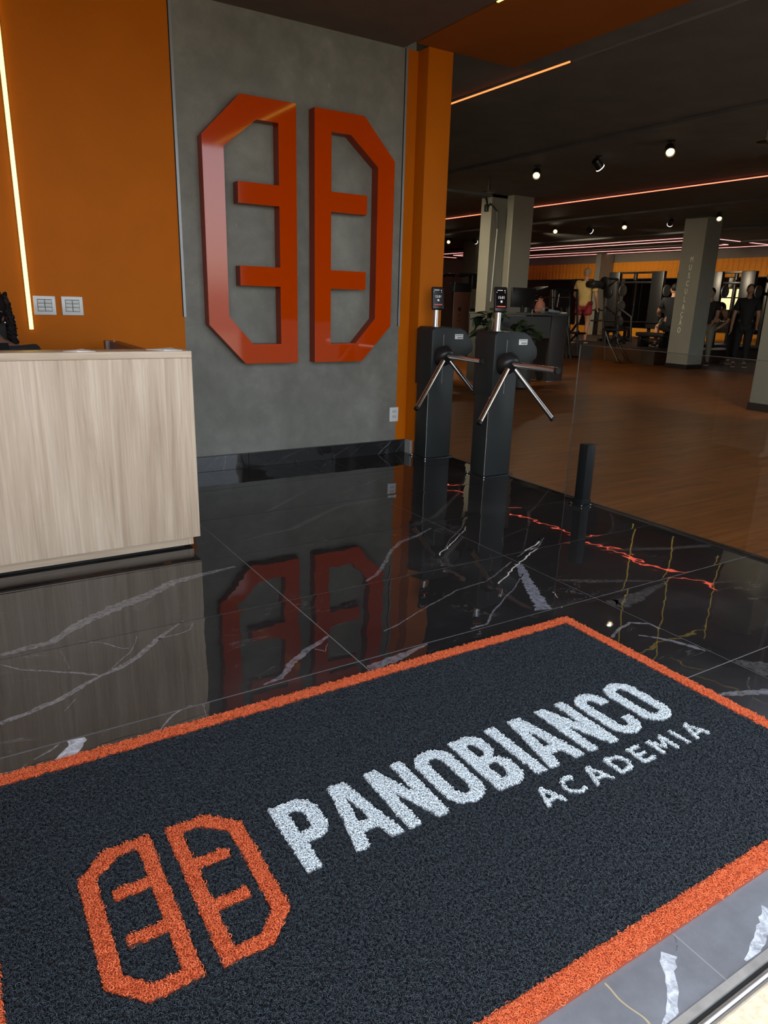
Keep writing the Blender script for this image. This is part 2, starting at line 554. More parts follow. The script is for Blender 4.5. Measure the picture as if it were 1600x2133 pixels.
MT['desk_dark'] = mat('dark_desk_end', (0.045, 0.040, 0.037), 0.5)
MT['leaf'] = mat('dark_green_leaf', (0.022, 0.040, 0.018), 0.45, var=0.35, vscale=12)
MT['stemg'] = mat('leaf_stem', (0.05, 0.06, 0.03), 0.6)
MT['pot'] = mat('dark_planter', (0.05, 0.045, 0.04), 0.5)
MT['skin'] = mat('tan_skin', (0.42, 0.225, 0.145), 0.5)
MT['skin2'] = mat('brown_skin', (0.17, 0.085, 0.055), 0.48)
MT['hair'] = mat('black_curly_hair', (0.008, 0.005, 0.005), 0.6, spec=0.2)
MT['tee'] = mat('mustard_cotton', (0.50, 0.355, 0.13), 0.85, var=0.08, vscale=20)
MT['red'] = mat('crimson_shorts', (0.235, 0.016, 0.022), 0.75, var=0.1)
MT['cap'] = mat('khaki_cap', (0.31, 0.235, 0.155), 0.8)
MT['blackcloth'] = mat('black_cotton', (0.012, 0.012, 0.014), 0.85)
MT['navycloth'] = mat('navy_cotton', (0.012, 0.014, 0.019), 0.85)
MT['legging'] = mat('olive_grey_leggings', (0.17, 0.16, 0.125), 0.8)
MT['shoe'] = mat('dark_shoe', (0.03, 0.03, 0.032), 0.6)
MT['sole'] = mat('white_sole', (0.6, 0.6, 0.58), 0.6)
MT['blue'] = mat('pale_blue_cloth', (0.22, 0.27, 0.33), 0.85)
MT['pink'] = mat('salmon_bag', (0.42, 0.16, 0.11), 0.7)
MT['glass'] = glass_mat('balustrade_glass', (0.95, 0.95, 0.94), 1.85)
MT['winglass'] = glass_mat('window_glass', (0.90, 0.92, 0.92))
MT['glass_edge'] = mat('glass_edge', (0.075, 0.06, 0.05), 0.4, spec=0.2)
MT['ground'] = mat('sunlit_concrete', (0.30, 0.265, 0.205), 0.9, var=0.18, vscale=90, bump=0.4, bscale=120)
MT['ochre'] = mat('ochre_rendered_wall', (0.62, 0.42, 0.16), 0.9, var=0.2, vscale=6)
MT['plaster'] = mat('grey_exterior_render', (0.35, 0.34, 0.32), 0.9, var=0.08, vscale=3)
MT['wframe'] = mat('dark_window_frame', (0.03, 0.03, 0.03), 0.4)
MT['mat_k'] = mat('black_vinyl_coil', (0.020, 0.029, 0.037), 0.34, spec=0.55)
MT['mat_o'] = mat('orange_vinyl_coil', (0.80, 0.165, 0.052), 0.45, spec=0.5)
MT['mat_w'] = mat('white_vinyl_coil', (0.80, 0.88, 0.90), 0.45, spec=0.5)
MT['base_k'] = mat('black_mat_backing', (0.006, 0.007, 0.009), 0.6)
MT['base_o'] = mat('orange_backing_shaded', (0.30, 0.045, 0.012), 0.6)  # coil orange darkened: shade between the coils put into the colour
MT['base_w'] = mat('white_backing_shaded', (0.22, 0.25, 0.27), 0.6)  # coil white greyed down, standing in for shade in the gaps
MT['lens'] = glass_mat('spectacle_lens', (0.80, 0.78, 0.92))
MT['eye_w'] = mat('eye_white', (0.75, 0.72, 0.68), 0.3)
MT['lip'] = mat('lip', (0.20, 0.06, 0.05), 0.4)


# ================================================================== THE SETTING
def struct(o): return T(o, kind='structure')


XR, XG, XF = 3.235, 3.56, 21.0          # cement panel's end, marble/wood joint, gym far wall
YW, YB, YD = 5.02, 26.0, 0.55           # reception back wall, gym back wall, facade
ZC, ZG = 3.03, 3.085

# marble floor: grout bed and one object per tile
floor = struct(box('floor', (-1.25, 0.53, -0.03), (XG, YW + .1, -0.0015), MT['grout']))
TX = [-1.25, -0.055, 1.145, 2.353, XG]
TY = [0.53, 1.31, 1.968, 2.580, 3.21, 3.84, 4.46, YW]
VEINS = [
 ('w', [(0.05,2.619,0.0236),(0.128,2.63,0.0403),(0.224,2.637,0.0331),(0.303,2.721,0.0465),(0.403,2.79,0.0572),(0.519,2.86,0.0677),(0.639,2.909,0.0589),(0.769,3.006,0.0572),(0.935,3.038,0.0389),(1.085,3.064,0.0172)]),
 ('w', [(0.016,2.152,0.0222),(0.096,2.174,0.0255),(0.182,2.205,0.0221),(0.262,2.26,0.0217),(0.321,2.298,0.0148),(0.398,2.33,0.0267),(0.476,2.386,0.0239),(0.569,2.485,0.0216),(0.641,2.548,0.0148),(0.695,2.592,0.0093)]),
 ('w', [(0.567,2.477,0.0079),(0.641,2.482,0.0077),(0.693,2.501,0.0057),(0.722,2.553,0.0031)]),
 ('w', [(0.045,2.543,0.0052),(0.098,2.476,0.0088),(0.195,2.412,0.0093),(0.263,2.359,0.012),(0.323,2.308,0.0117)]),
 ('d', [(0.23,2.583,0.0038),(0.245,2.52,0.0083),(0.248,2.393,0.0061)]),
 ('w', [(0.309,2.6,0.0054),(0.383,2.542,0.0081),(0.434,2.463,0.0062),(0.455,2.456,0.0058)]),
 ('w', [(0.503,2.539,0.0036),(0.49,2.497,0.0038),(0.45,2.42,0.0046),(0.355,2.316,0.0047)]),
 ('w', [(0.192,2.13,0.0025),(0.214,2.155,0.004),(0.236,2.19,0.0025)]),
 ('n', [(0.143,1.852,0.0511),(0.163,1.89,0.0508),(0.188,1.927,0.0428),(0.208,1.98,0.0495)]),
 ('w', [(0.081,1.919,0.0045),(0.133,1.945,0.0089),(0.169,1.969,0.0066)]),
 ('w', [(0.003,1.892,0.0045),(0.043,1.886,0.0045),(0.063,1.91,0.0025)]),
 ('w', [(0.412,1.881,0.0035),(0.454,1.93,0.0075),(0.484,1.958,0.0091),(0.534,1.977,0.0084),(0.58,1.961,0.0057)]),
 ('w', [(0.584,1.974,0.0025),(0.572,1.94,0.0029),(0.561,1.885,0.0025)]),
 ('w', [(0.786,1.98,0.0082),(0.854,1.996,0.0233),(0.92,2.062,0.0283),(1.018,2.131,0.028),(1.082,2.161,0.0241),(1.152,2.205,0.0105)]),
 ('w', [(1.046,2.128,0.005),(1.072,2.089,0.0045),(1.109,2.146,0.0028)]),
 ('w', [(1.134,1.902,0.0386),(1.219,1.918,0.0455),(1.335,1.937,0.029),(1.437,1.959,0.0088)]),
 ('d', [(1.272,3.398,0.0129),(1.416,3.443,0.0208),(1.571,3.469,0.0314),(1.726,3.573,0.0541),(1.89,3.677,0.0361),(2.051,3.761,0.0342),(2.442,3.785,0.0196)]),
 ('d', [(1.552,3.834,0.0114),(1.77,3.998,0.0347),(1.941,4.149,0.0271),(2.283,4.348,0.016)]),
 ('d', [(2.042,3.84,0.0158),(2.109,3.947,0.0128),(2.245,4.057,0.0164),(2.485,4.19,0.0154),(2.806,4.36,0.0124)]),
 ('w', [(1.547,2.608,0.018),(1.63,2.651,0.0177),(1.752,2.775,0.0187),(1.879,2.915,0.0211),(2.002,3.007,0.0265),(2.143,3.054,0.0197),(2.279,3.13,0.009)]),
 ('d', [(2.233,3.235,0.0305),(2.415,3.292,0.0286),(2.681,3.501,0.0287),(2.905,3.682,0.0184),(3.029,3.839,0.0108),(3.212,4.002,0.0129),(3.492,4.179,0.0094)]),
 ('w', [(2.124,2.789,0.0042),(2.291,2.941,0.0063),(2.425,3.036,0.0065),(2.545,3.151,0.0046)]),
 ('d', [(2.001,2.578,0.0199),(2.076,2.707,0.0225),(2.248,2.845,0.0255),(2.361,2.924,0.0139)]),
 ('b', [(2.335,2.449,0.0413),(2.21,2.245,0.0518),(2.133,2.114,0.0613),(2.056,1.97,0.0744)]),
 ('w', [(2.402,2.531,0.0069),(2.501,2.578,0.0085),(2.601,2.594,0.007),(2.745,2.7,0.0043)]),
 ('w', [(1.35,2.13,0.0061),(1.435,2.158,0.006),(1.631,2.237,0.0062),(1.851,2.325,0.0074),(2.051,2.349,0.0071),(2.325,2.492,0.0065)]),
 ('w', [(1.667,1.983,0.0103),(1.752,1.987,0.0099),(1.869,2.081,0.0089),(1.994,2.158,0.0075),(2.111,2.226,0.0074),(2.266,2.338,0.005)]),
 ('w', [(2.052,2.244,0.0025),(1.983,2.17,0.0052)]),
 ('d', [(3.545,3.472,0.0119),(3.203,3.231,0.0148),(2.999,3.091,0.0183),(2.789,2.872,0.011),(2.505,2.601,0.005)]),
 ('d', [(2.802,2.886,0.0105),(2.534,2.808,0.0076),(2.454,2.704,0.0066)]),
 ('d', [(3.532,2.92,0.0094),(3.323,2.707,0.0138),(3.14,2.575,0.008)]),
 ('d', [(2.87,2.404,0.0148),(2.994,2.348,0.0294),(3.251,2.242,0.0433),(3.456,2.18,0.0407),(3.553,2.166,0.0249)]),
 ('d', [(2.354,2.202,0.0185),(2.473,2.119,0.0422),(2.633,2.042,0.03),(2.804,1.945,0.0122)]),
 ('d', [(2.367,1.917,0.0334),(2.4,1.865,0.1024),(2.547,1.888,0.064),(2.8,1.933,0.0166)]),
 ('w', [(2.109,1.657,0.012),(2.207,1.7,0.0136),(2.283,1.715,0.0159),(2.348,1.665,0.0149),(2.345,1.616,0.0081)]),
 ('w', [(2.22,1.62,0.0092),(2.297,1.522,0.0182),(2.33,1.44,0.0219),(2.339,1.405,0.0085)]),
 ('d', [(2.366,1.3,0.0253),(2.383,1.258,0.0671),(2.406,1.217,0.1066),(2.457,1.158,0.1203)]),
 ('w', [(2.096,1.187,0.0117),(2.14,1.167,0.029),(2.262,1.113,0.0353),(2.324,1.082,0.0301)]),
 ('d', [(2.302,1.204,0.006),(2.25,1.181,0.0091),(2.216,1.149,0.007)]),
 ('n', [(1.096,0.623,0.0303),(1.066,0.601,0.029),(1.044,0.579,0.0231),(1.011,0.553,0.0229),(0.975,0.532,0.0234),(0.958,0.522,0.0215)]),
 ('n', [(1.382,0.583,0.034),(1.32,0.562,0.0296),(1.259,0.544,0.0206),(1.216,0.538,0.0062)]),
 ('w', [(1.143,0.645,0.0025),(1.132,0.631,0.0028),(1.115,0.622,0.0025)]),
]

_rv = random.Random(3)


def dense(pl):
    out = []
    for (a, b) in zip(pl, pl[1:]):
        n = max(1, int(math.hypot(b[0] - a[0], b[1] - a[1]) / 0.012))
        for k in range(n):
            t = k / n
            out.append([a[i] + (b[i] - a[i]) * t for i in range(3)])
    out.append(list(pl[-1]))
    return out


strips = {}
for kind, pl in VEINS:
    d = dense(pl)
    off = 0.0
    cur, key = [], None
    for i, (x, y, wd) in enumerate(d):
        off = off * 0.8 + _rv.uniform(-1, 1) * 0.0022
        a = d[max(i - 1, 0)]; b = d[min(i + 1, len(d) - 1)]
        tx, ty = b[0] - a[0], b[1] - a[1]
        L = math.hypot(tx, ty) or 1
        nx, ny = -ty / L, tx / L
        ww = wd / 2 * _rv.uniform(0.72, 1.2)
        g = 0.15 if kind in 'gh' else 1.0
        p = (x + nx * off * g, y + ny * off * g, nx, ny, ww)
        k2 = (max(0, min(len(TX) - 2, sum(x >= t for t in TX) - 1)), max(0, min(len(TY) - 2, sum(y >= t for t in TY) - 1)))
        if k2 != key:
            if len(cur) > 1: strips.setdefault((key, kind), []).append(cur)
            cur, key = [], k2
        cur.append(p)
    if len(cur) > 1: strips.setdefault((key, kind), []).append(cur)

G = 0.0017
tiles = {}
for i in range(len(TX) - 1):
    for j in range(len(TY) - 1):
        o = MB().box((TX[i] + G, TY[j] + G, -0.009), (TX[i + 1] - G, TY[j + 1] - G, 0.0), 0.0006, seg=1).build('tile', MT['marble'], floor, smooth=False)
        tiles[i, j] = o
for (key, kind), lst in strips.items():
    bm = bmesh.new()
    i, j = key
    def cl(x, y): return (min(max(x, TX[i] + 2 * G), TX[i + 1] - 2 * G), min(max(y, TY[j] + 2 * G), TY[j + 1] - 2 * G), 0.00035)
    for cur in lst:
        prev = None
        for (x, y, nx, ny, ww) in cur:
            a = bm.verts.new(cl(x + nx * ww, y + ny * ww)); b = bm.verts.new(cl(x - nx * ww, y - ny * ww))
            if prev: bm.faces.new((prev[0], prev[1], b, a))
            prev = (a, b)
    for f in bm.faces:
        if f.normal.z < 0: f.normal_flip()
    me = bpy.data.meshes.new('vein'); bm.to_mesh(me); bm.free()
    link('vein', me, MT['vein_' + kind], tiles[key])

# gym floor, pavement, threshold track
gfloor = struct(box('floor', (XG, 0.0, -0.03), (XF, YB, 0.0), MT['woodfloor']))
struct(box('pavement', (-14, -16, -0.08), (34, 0.486, -0.004), MT['ground']))
track = box('trim_1', (-1.25, 0.486, -0.03), (XG, 0.53, -0.006), MT['alu_dull']); struct(track)
box('rail', (-1.25, 0.514, -0.006), (XG, 0.529, 0.003), MT['alu_dull'], track)
box('groove', (-1.25, 0.507, -0.007), (XG, 0.514, -0.004), MT['gap'], track)
MB().tube([(-1.25, 0.4985, -0.003), (XG, 0.4985, -0.003)], 0.0065, 10).build('rail', MT['alu'], track)
box('rail', (-1.25, 0.4862, -0.006), (XG, 0.491, 0.001), MT['alu'], track)
struct(box('trim_2', (XG - 0.006, 0.55, -0.02), (XG + 0.012, YW - .05, 0.0015), MT['blackmet']))

# reception walls
wb = struct(box('wall_back', (-1.3, YW, 0), (1.478, YW + .16, ZC + .1), MT['orange']))
wc = struct(box('wall_back', (1.478, YW, 0), (XR, YW + .16, ZC + .1), MT['cement']))
pil = struct(box('column', (XR, YW, 0), (3.335, YW + .16, ZC), MT['orange']))
struct(MB().box((3.335, 4.885, 0), (XG, YW + .16, ZC), 0.004).build('column', MT['orange'], None))
struct(box('wall_left', (-1.42, YD, 0), (-1.3, YW + .16, ZC + .1), MT['orange']))
# unlit LED channels standing at both edges of the cement panel
for nm, x, z0 in (('trim_3', 1.478, 1.10), ('trim_4', XR - 0.006, 1.046)):
    t = struct(box(nm, (x - 0.005, YW - 0.006, z0), (x + 0.012, YW + .002, ZC), MT['profile']))
    box('shadow_joint', (x - 0.011, YW - 0.002, z0), (x - 0.005, YW + .002, ZC), MT['gap'], t)
# baseboard of marble pieces
bb = struct(box('baseboard_back', (0.9, YW - 0.006, 0), (3.325, YW + .01, 0.112), MT['grout']))
for a, b in ((0.9, 1.90), (1.902, 2.62), (2.622, 3.325)):
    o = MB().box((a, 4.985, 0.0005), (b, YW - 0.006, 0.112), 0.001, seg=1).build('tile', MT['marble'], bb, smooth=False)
box('cut_edge', (3.312, 4.905, 0.0005), (3.334, 4.984, 0.114), MT['cut'], bb)
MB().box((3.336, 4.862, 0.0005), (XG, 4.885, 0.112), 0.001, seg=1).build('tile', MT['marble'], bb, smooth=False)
for pts, ww in (([(1.56, .012), (1.60, .05), (1.66, .10)], .003), ([(1.70, .004), (1.715, .06), (1.72, .108)], .006),
                ([(2.02, .01), (2.2, .06), (2.36, .105)], .003), ([(2.12, .01), (2.24, .07), (2.3, .08)], .002),
                ([(2.62, .02), (2.70, .06), (2.76, .09)], .005), ([(2.78, .02), (2.9, .10)], .002),
                ([(3.05, .004), (3.10, .05), (3.14, .075), (3.17, .108)], .012), ([(3.22, .01), (3.27, .06), (3.31, .105)], .004)):
    bm = bmesh.new(); prev = None
    for (x, z) in [p[:2] for p in dense([(p[0], p[1], 0) for p in pts])]:
        w2 = ww * _rv.uniform(.6, 1.2) / 2
        a = bm.verts.new((x - w2, 4.9846, z)); b = bm.verts.new((x + w2, 4.9846, z))
        if prev: bm.faces.new((prev[0], prev[1], b, a))
        prev = (a, b)
    me = bpy.data.meshes.new('vein'); bm.to_mesh(me); bm.free()
    link('vein', me, MT['vein_w'], bb)

# ceilings and the orange soffit over the passage
struct(box('ceiling', (-1.42, YD - .1, ZC), (3.205, YW + .16, ZC + .12), MT['ceil']))
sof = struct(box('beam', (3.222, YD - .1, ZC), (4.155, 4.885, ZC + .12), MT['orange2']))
struct(box('trim_5', (3.203, YD - .1, ZC + .03), (3.224, YW, ZC + .1), MT['gap']))
struct(box('beam', (4.156, YD - .1, ZC + .022), (4.42, 4.885, ZC + .12), MT['ceil2']))
struct(box('ceiling', (XG, YD - .1, ZG), (XF + .2, YB + .2, ZG + .15), MT['ceil2']))
struct(box('roof', (-1.5, YD - .1, ZG + .16), (XF + .3, YB + .3, ZG + .4), MT['plaster']))
# shallow beams and conduits of the gym ceiling
struct(box('beam', (XG, 10.45, ZG - .045), (9.5, 10.80, ZG + .01), MT['ceil2']))
struct(box('beam', (6.70, 0.6, ZG - .03), (6.86, YB, ZG + .01), MT['ceil2']))
for x in (12.2, 16.0, 19.0):
    struct(box('beam', (x, 0.6, ZG - .04), (x + .3, YB, ZG + .01), MT['ceil2']))
# gym walls
fw = struct(box('wall_far', (XF, -0.1, 0), (XF + .2, 10.75, ZG + .1), MT['wallgrey']))
P0, P1 = at(1497, 600, 0, XF), at(1537, 655, 0, XF)
wy1, wy0, wz1, wz0 = P0.y, P1.y, P0.z, P1.z
fw2 = MB().box((XF, 10.75, 0), (XF + .2, wy0, ZG + .1)).box((XF, wy1, 0), (XF + .2, YB + .2, ZG + .1)) \
    .box((XF, wy0, 0), (XF + .2, wy1, wz0)).box((XF, wy0, wz1), (XF + .2, wy1, ZG + .1)).build('wall_far', MT['wallgrey'], None, smooth=False)
struct(fw2)
struct(box('wall_back', (XG, YB, 0), (XF + .2, YB + .2, ZG + .1), MT['wallgrey']))
struct(box('wall_side', (XG - .14, YW + .16, 0), (XG, YB, ZG + .1), MT['wallgrey']))
fr = MB().box((3.50, YD - .15, 0), (6.0, YD, ZG)).box((12.5, YD - .15, 0), (XF, YD, ZG)).box((6.0, YD - .15, 0), (12.5, YD, 0.12)) \
    .box((6.0, YD - .15, 2.95), (12.5, YD, ZG)).build('wall_front', MT['plaster'], None, smooth=False)
struct(fr)
wf = struct(box('window_added', (6.0, YD - .10, 0.12), (12.5, YD - .05, 0.18), MT['wframe']))  # unseen glazing, added so daylight brightens the gym ceiling
box('window_frame', (6.0, YD - .10, 2.89), (12.5, YD - .05, 2.95), MT['wframe'], wf)
for x in (6.0, 8.2, 10.4, 12.44):
    box('mullion', (x, YD - .10, 0.18), (x + .06, YD - .05, 2.89), MT['wframe'], wf)
for x in (6.06, 8.26, 10.46):
    box('pane', (x, YD - .08, 0.18), (x + 2.14 - .2 * (x > 10), YD - .072, 2.89), MT['winglass'], wf)
# the far window and what stands outside it
w2 = struct(box('window_2', (XF - .02, wy0, wz0), (XF + .05, wy1, wz0 + .03), MT['wframe']))
box('window_frame', (XF - .02, wy0, wz1 - .03), (XF + .05, wy1, wz1), MT['wframe'], w2)
zm = at(1515, 620, 0, XF).z
box('mullion', (XF - .02, wy0, zm - .02), (XF + .05, wy1, zm + .02), MT['wframe'], w2)
for y in (wy0, wy1 - .03):
    box('mullion', (XF - .02, y, wz0), (XF + .05, y + .03, wz1), MT['wframe'], w2)
for a, b in ((wz0 + .03, zm - .02), (zm + .02, wz1 - .03)):
    box('pane', (XF + .01, wy0 + .03, a), (XF + .018, wy1 - .03, b), MT['winglass'], w2)
struct(box('exterior_wall', (27, 6, -0.1), (27.3, 22, 2.7), MT['ochre']))
struct(box('ground', (XF + .2, 0.486, -0.08), (34, 30, -0.004), MT['ground']))

# cladding, mirrors on the far wall: one object per sheet rib and per pane
zt = 2.78; zb = 2.24
clad = struct(box('trim_6', (XF - .012, 9.2, zb), (XF, YB, zt), MT['slat']))
sl = None
y = 9.22
while y < YB - .2:
    if sl is None:
        sl = MB().prism([(-.09, 0), (-.065, -.028), (.045, -.028), (.07, 0)], 2, 0, zt - zb).build('slat', MT['slat'], clad, smooth=False)
        sl.rotation_euler = (0, 0, -PI / 2)
        o = sl
    else:
        o = sl.copy(); COL.objects.link(o)
    o.location = (XF - .012, y, zb)
    y += .18
mir = struct(MB().box((XF - .008, 9.2, .58), (XF, wy0 - .01, zb - .01)).box((XF - .008, wy1 + .01, .58), (XF, YB, zb - .01)).box((XF - .008, wy0 - .01, .58), (XF, wy1 + .01, wz0 - .01))
             .box((XF - .008, wy0 - .01, wz1 + .01), (XF, wy1 + .01, zb - .01)).build('trim_7', MT['blackmet'], None, smooth=False))
cuts = [9.2, wy0 - .02, wy1 + .02] + [wy1 + .02 + 1.45 * k for k in range(1, 9)]
for a, b in zip(cuts, cuts[1:]):
    if abs(a - (wy0 - .02)) < 1e-6:
        box('pane', (XF - .016, a, .6), (XF - .009, b, wz0 - .02), MT['mirror'], mir)
        box('pane', (XF - .016, a, wz1 + .02), (XF - .009, b, zb - .03), MT['mirror'], mir)
        continue
    box('pane', (XF - .016, a + .006, .6), (XF - .009, min(b, YB) - .006, zb - .03), MT['mirror'], mir)
low = struct(box('baseboard_far', (XF - .02, 9.2, 0), (XF, YB, .57), MT['slat']))

# columns
SK = 0.10


def column(parts, skirts):
    c = None
    for k, (a, b) in enumerate(parts):
        o = box('column', (a[0], a[1], 0), (b[0], b[1], ZG), MT['colgrey'], None)
        struct(o)
        s = box('skirting', (a[0] - .015, a[1] - .015, 0), (b[0] + .015, b[1] + .015, SK), MT['black'], o)
        c = c or o
    return c


c1 = column([((8.60, 10.45), (8.945, 10.74)), ((8.95, 10.28), (9.42, 10.74))], 1)
cd = MB().tube([at(1036, 476, 1, 10.44), at(1022, 628, 1, 10.44)], .008, 8).build('conduit', MT['white'], c1)
p = [at(x, y, 0, 8.585) for x, y in ((1002, 411), (1010, 409), (1014, 416), (1015, 428))]
MB().tube(p, .018, 8).build('cable', MT['black'], c1)
q = at(1014, 432, 0, 8.58)
MB().box((q.x - .03, q.y - .035, q.z - .07), (q.x + .02, q.y + .035, q.z + .05), .006).build('junction_box', MT['black'], c1)
MB().tube([q + Vector((0, -.03, .02)), q + Vector((-.01, -.10, .05)), at(1028, 430, 1, 10.43), at(1036, 440, 1, 10.435), at(1036, 477, 1, 10.44)], .014, 8).build('cable', MT['black'], c1)
cm = column([((13.75, 9.80), (14.25, 10.33))], 1)
zz = [at(1441, 541, 0, 13.74), at(1414, 688, 0, 13.74)]
word = 'MUSCULAÇÃO'
for k, chx in enumerate(word):
    t = k / (len(word) - 1)
    me = text_mesh(chx, 0.165, 0.006, 0.62)
    o = link('letter', me, MT['letter'], cm)
    o.rotation_euler = (PI / 2, 0, -PI / 2)
    z = zz[0].z + (zz[1].z - zz[0].z) * t - (.02 if chx in 'ÇÃ' else 0) * (1 if chx == 'Ç' else -1) * 0
    o.location = (13.746, zz[0].y * (1 - t) + zz[1].y * t, z)
column([((9.0, 4.85), (9.5, 5.40))], 1)
column([((14.3, 18.0), (14.8, 18.62))], 1)
a0, a1 = at(1240, 560, 0, 20.3), at(1250, 560, 0, 20.3)
column([((20.3, a1.y), (20.95, a0.y))], 1)


# ================================================================== RECEPTION THINGS
# ---- wall emblem
EH = [(.07, .865), (.47, .865), (.738, .595), (.738, -.595), (.48, -.865), (.07, -.865)]
EI = [(.203, .728), (.36, .728), (.593, .54), (.593, -.54), (.42, -.728), (.203, -.728), (.203, -.328), (.503, -.328), (.503, -.197), (.203, -.197),
      (.203, .206), (.503, .206), (.503, .340), (.203, .340)]


def scaled(pl, sx, sy, ox=0, oy=0): return [(x * sx + ox, y * sy + oy) for x, y in pl]


sign = empty('wall_sign', (2.36, YW - .045, 1.647), 'large glossy orange emblem of two mirrored letter forms mounted on the cement wall', 'sign')
for s in (-1, 1):
    me = polys_mesh([scaled(EH, s, 1), scaled(EI, s, 1)], 0.09)
    o = link('emblem_half', me, MT['sign'], sign)
    me.materials.append(MT['sign_side'])
    for f in me.polygons:
        if abs(f.normal.z) < .5: f.material_index = 1
    o.rotation_euler = (PI / 2, 0, 0)
    o.location = (0, .045, 0)

# ---- door mat: vinyl coils on a backing; every letter and emblem half is a part
def coil_group(name, m, r, wire, seed, real=False):
    ng = bpy.data.node_groups.new(name, 'GeometryNodeTree')
    ng.interface.new_socket('Geometry', in_out='INPUT', socket_type='NodeSocketGeometry')
    ng.interface.new_socket('Geometry', in_out='OUTPUT', socket_type='NodeSocketGeometry')
    N, L = ng.nodes, ng.links
    gi, go = N.new('NodeGroupInput'), N.new('NodeGroupOutput')
    at_ = N.new('GeometryNodeInputNamedAttribute'); at_.data_type = 'BOOLEAN'; at_.inputs['Name'].default_value = 'pile'
    mp = N.new('GeometryNodeMeshToPoints')
    L.new(gi.outputs[0], mp.inputs['Mesh'])
    L.new(at_.outputs[0], mp.inputs['Selection'])
    jc = N.new('GeometryNodeJoinGeometry')
    rr = random.Random(seed)
    for k in range(2 if real else 4):
        arc = N.new('GeometryNodeCurveArc'); arc.mode = 'RADIUS'
        arc.inputs['Resolution'].default_value = 7 if real else 8
        arc.inputs['Radius'].default_value = r * rr.uniform(.75, 1.2)
        arc.inputs['Start Angle'].default_value = rr.uniform(0, 6)
        arc.inputs['Sweep Angle'].default_value = rr.uniform(3.2, 5.2)
        tr = N.new('GeometryNodeTransform')
        tr.inputs['Translation'].default_value = (rr.uniform(-1, 1) * r * .9, rr.uniform(-1, 1) * r * .9, rr.uniform(-.3, .5) * r)
        tr.inputs['Rotation'].default_value = (rr.uniform(-1, 1), rr.uniform(-1, 1), rr.uniform(0, 6))
        L.new(arc.outputs[0], tr.inputs[0])
        L.new(tr.outputs[0], jc.inputs[0])
    prof = N.new('GeometryNodeCurvePrimitiveCircle'); prof.inputs['Resolution'].default_value = 3; prof.inputs['Radius'].default_value = wire
    cm_ = N.new('GeometryNodeCurveToMesh')
    L.new(jc.outputs[0], cm_.inputs[0]); L.new(prof.outputs[0], cm_.inputs[1])
    sm = N.new('GeometryNodeSetMaterial'); sm.inputs['Material'].default_value = m
    L.new(cm_.outputs[0], sm.inputs[0])
    ip = N.new('GeometryNodeInstanceOnPoints')
    rv = N.new('FunctionNodeRandomValue'); rv.data_type = 'FLOAT_VECTOR'
    rv.inputs[0].default_value = (-.4, -.4, 0); rv.inputs[1].default_value = (.4, .4, 6.28)
    rs = N.new('FunctionNodeRandomValue'); rs.data_type = 'FLOAT'
    rs.inputs[2].default_value = .8; rs.inputs[3].default_value = 1.2
    L.new(mp.outputs[0], ip.inputs['Points']); L.new(sm.outputs[0], ip.inputs['Instance'])
    L.new(rv.outputs[0], ip.inputs['Rotation']); L.new(rs.outputs[1], ip.inputs['Scale'])
    jj = N.new('GeometryNodeJoinGeometry')
    top = ip.outputs[0]
    if real:
        rz_ = N.new('GeometryNodeRealizeInstances'); L.new(top, rz_.inputs[0]); top = rz_.outputs[0]
    L.new(gi.outputs[0], jj.inputs[0]); L.new(top, jj.inputs[0])
    L.new(jj.outputs[0], go.inputs[0])
    return ng


NG = {k: coil_group('coil_pile_' + k, MT['mat_' + k], .0042, .00075, n) for n, k in enumerate('ko')}
NG['w'] = coil_group('coil_pile_letter', MT['mat_w'], .0032, .0008, 5, True)
NG['e'] = coil_group('coil_pile_emblem', MT['mat_o'], .0032, .0008, 6, True)
MX0, MX1, MY0, MY1 = -0.10, 2.075, 0.652, 1.870
BW = 0.050
BASE = 0.007


def inside(pts, polys):
    r = np.zeros(len(pts), bool)
    for pl in polys:
        x, y = pts[:, 0], pts[:, 1]
        n = len(pl)
        for k in range(n):
            (x1, y1), (x2, y2) = pl[k], pl[(k + 1) % n]
            if y1 == y2: continue
            c = ((y1 > y) != (y2 > y)) & (x < (x2 - x1) * (y - y1) / (y2 - y1) + x1)
            r ^= c
    return r


def edge_distance(pts, polys):
    d = np.full(len(pts), 9.0)
    for pl in polys:
        for k in range(len(pl)):
            a, b = np.array(pl[k]), np.array(pl[(k + 1) % len(pl)])
            e = b - a
            u = np.clip(((pts - a) @ e) / max(e @ e, 1e-12), 0, 1)
            d = np.minimum(d, np.hypot(*(pts - a - u[:, None] * e).T))
    return d


_rg = np.random.default_rng(5)


def grid(x0, x1, y0, y1, step):
    gx, gy = np.meshgrid(np.arange(x0, x1, step), np.arange(y0, y1, step))
    return np.stack([gx.ravel(), gy.ravel()], 1) + _rg.uniform(-.45, .45, (gx.size, 2)) * step


PTS = grid(MX0, MX1, MY0, MY1, 0.0062)
FREE = np.ones(len(PTS), bool)


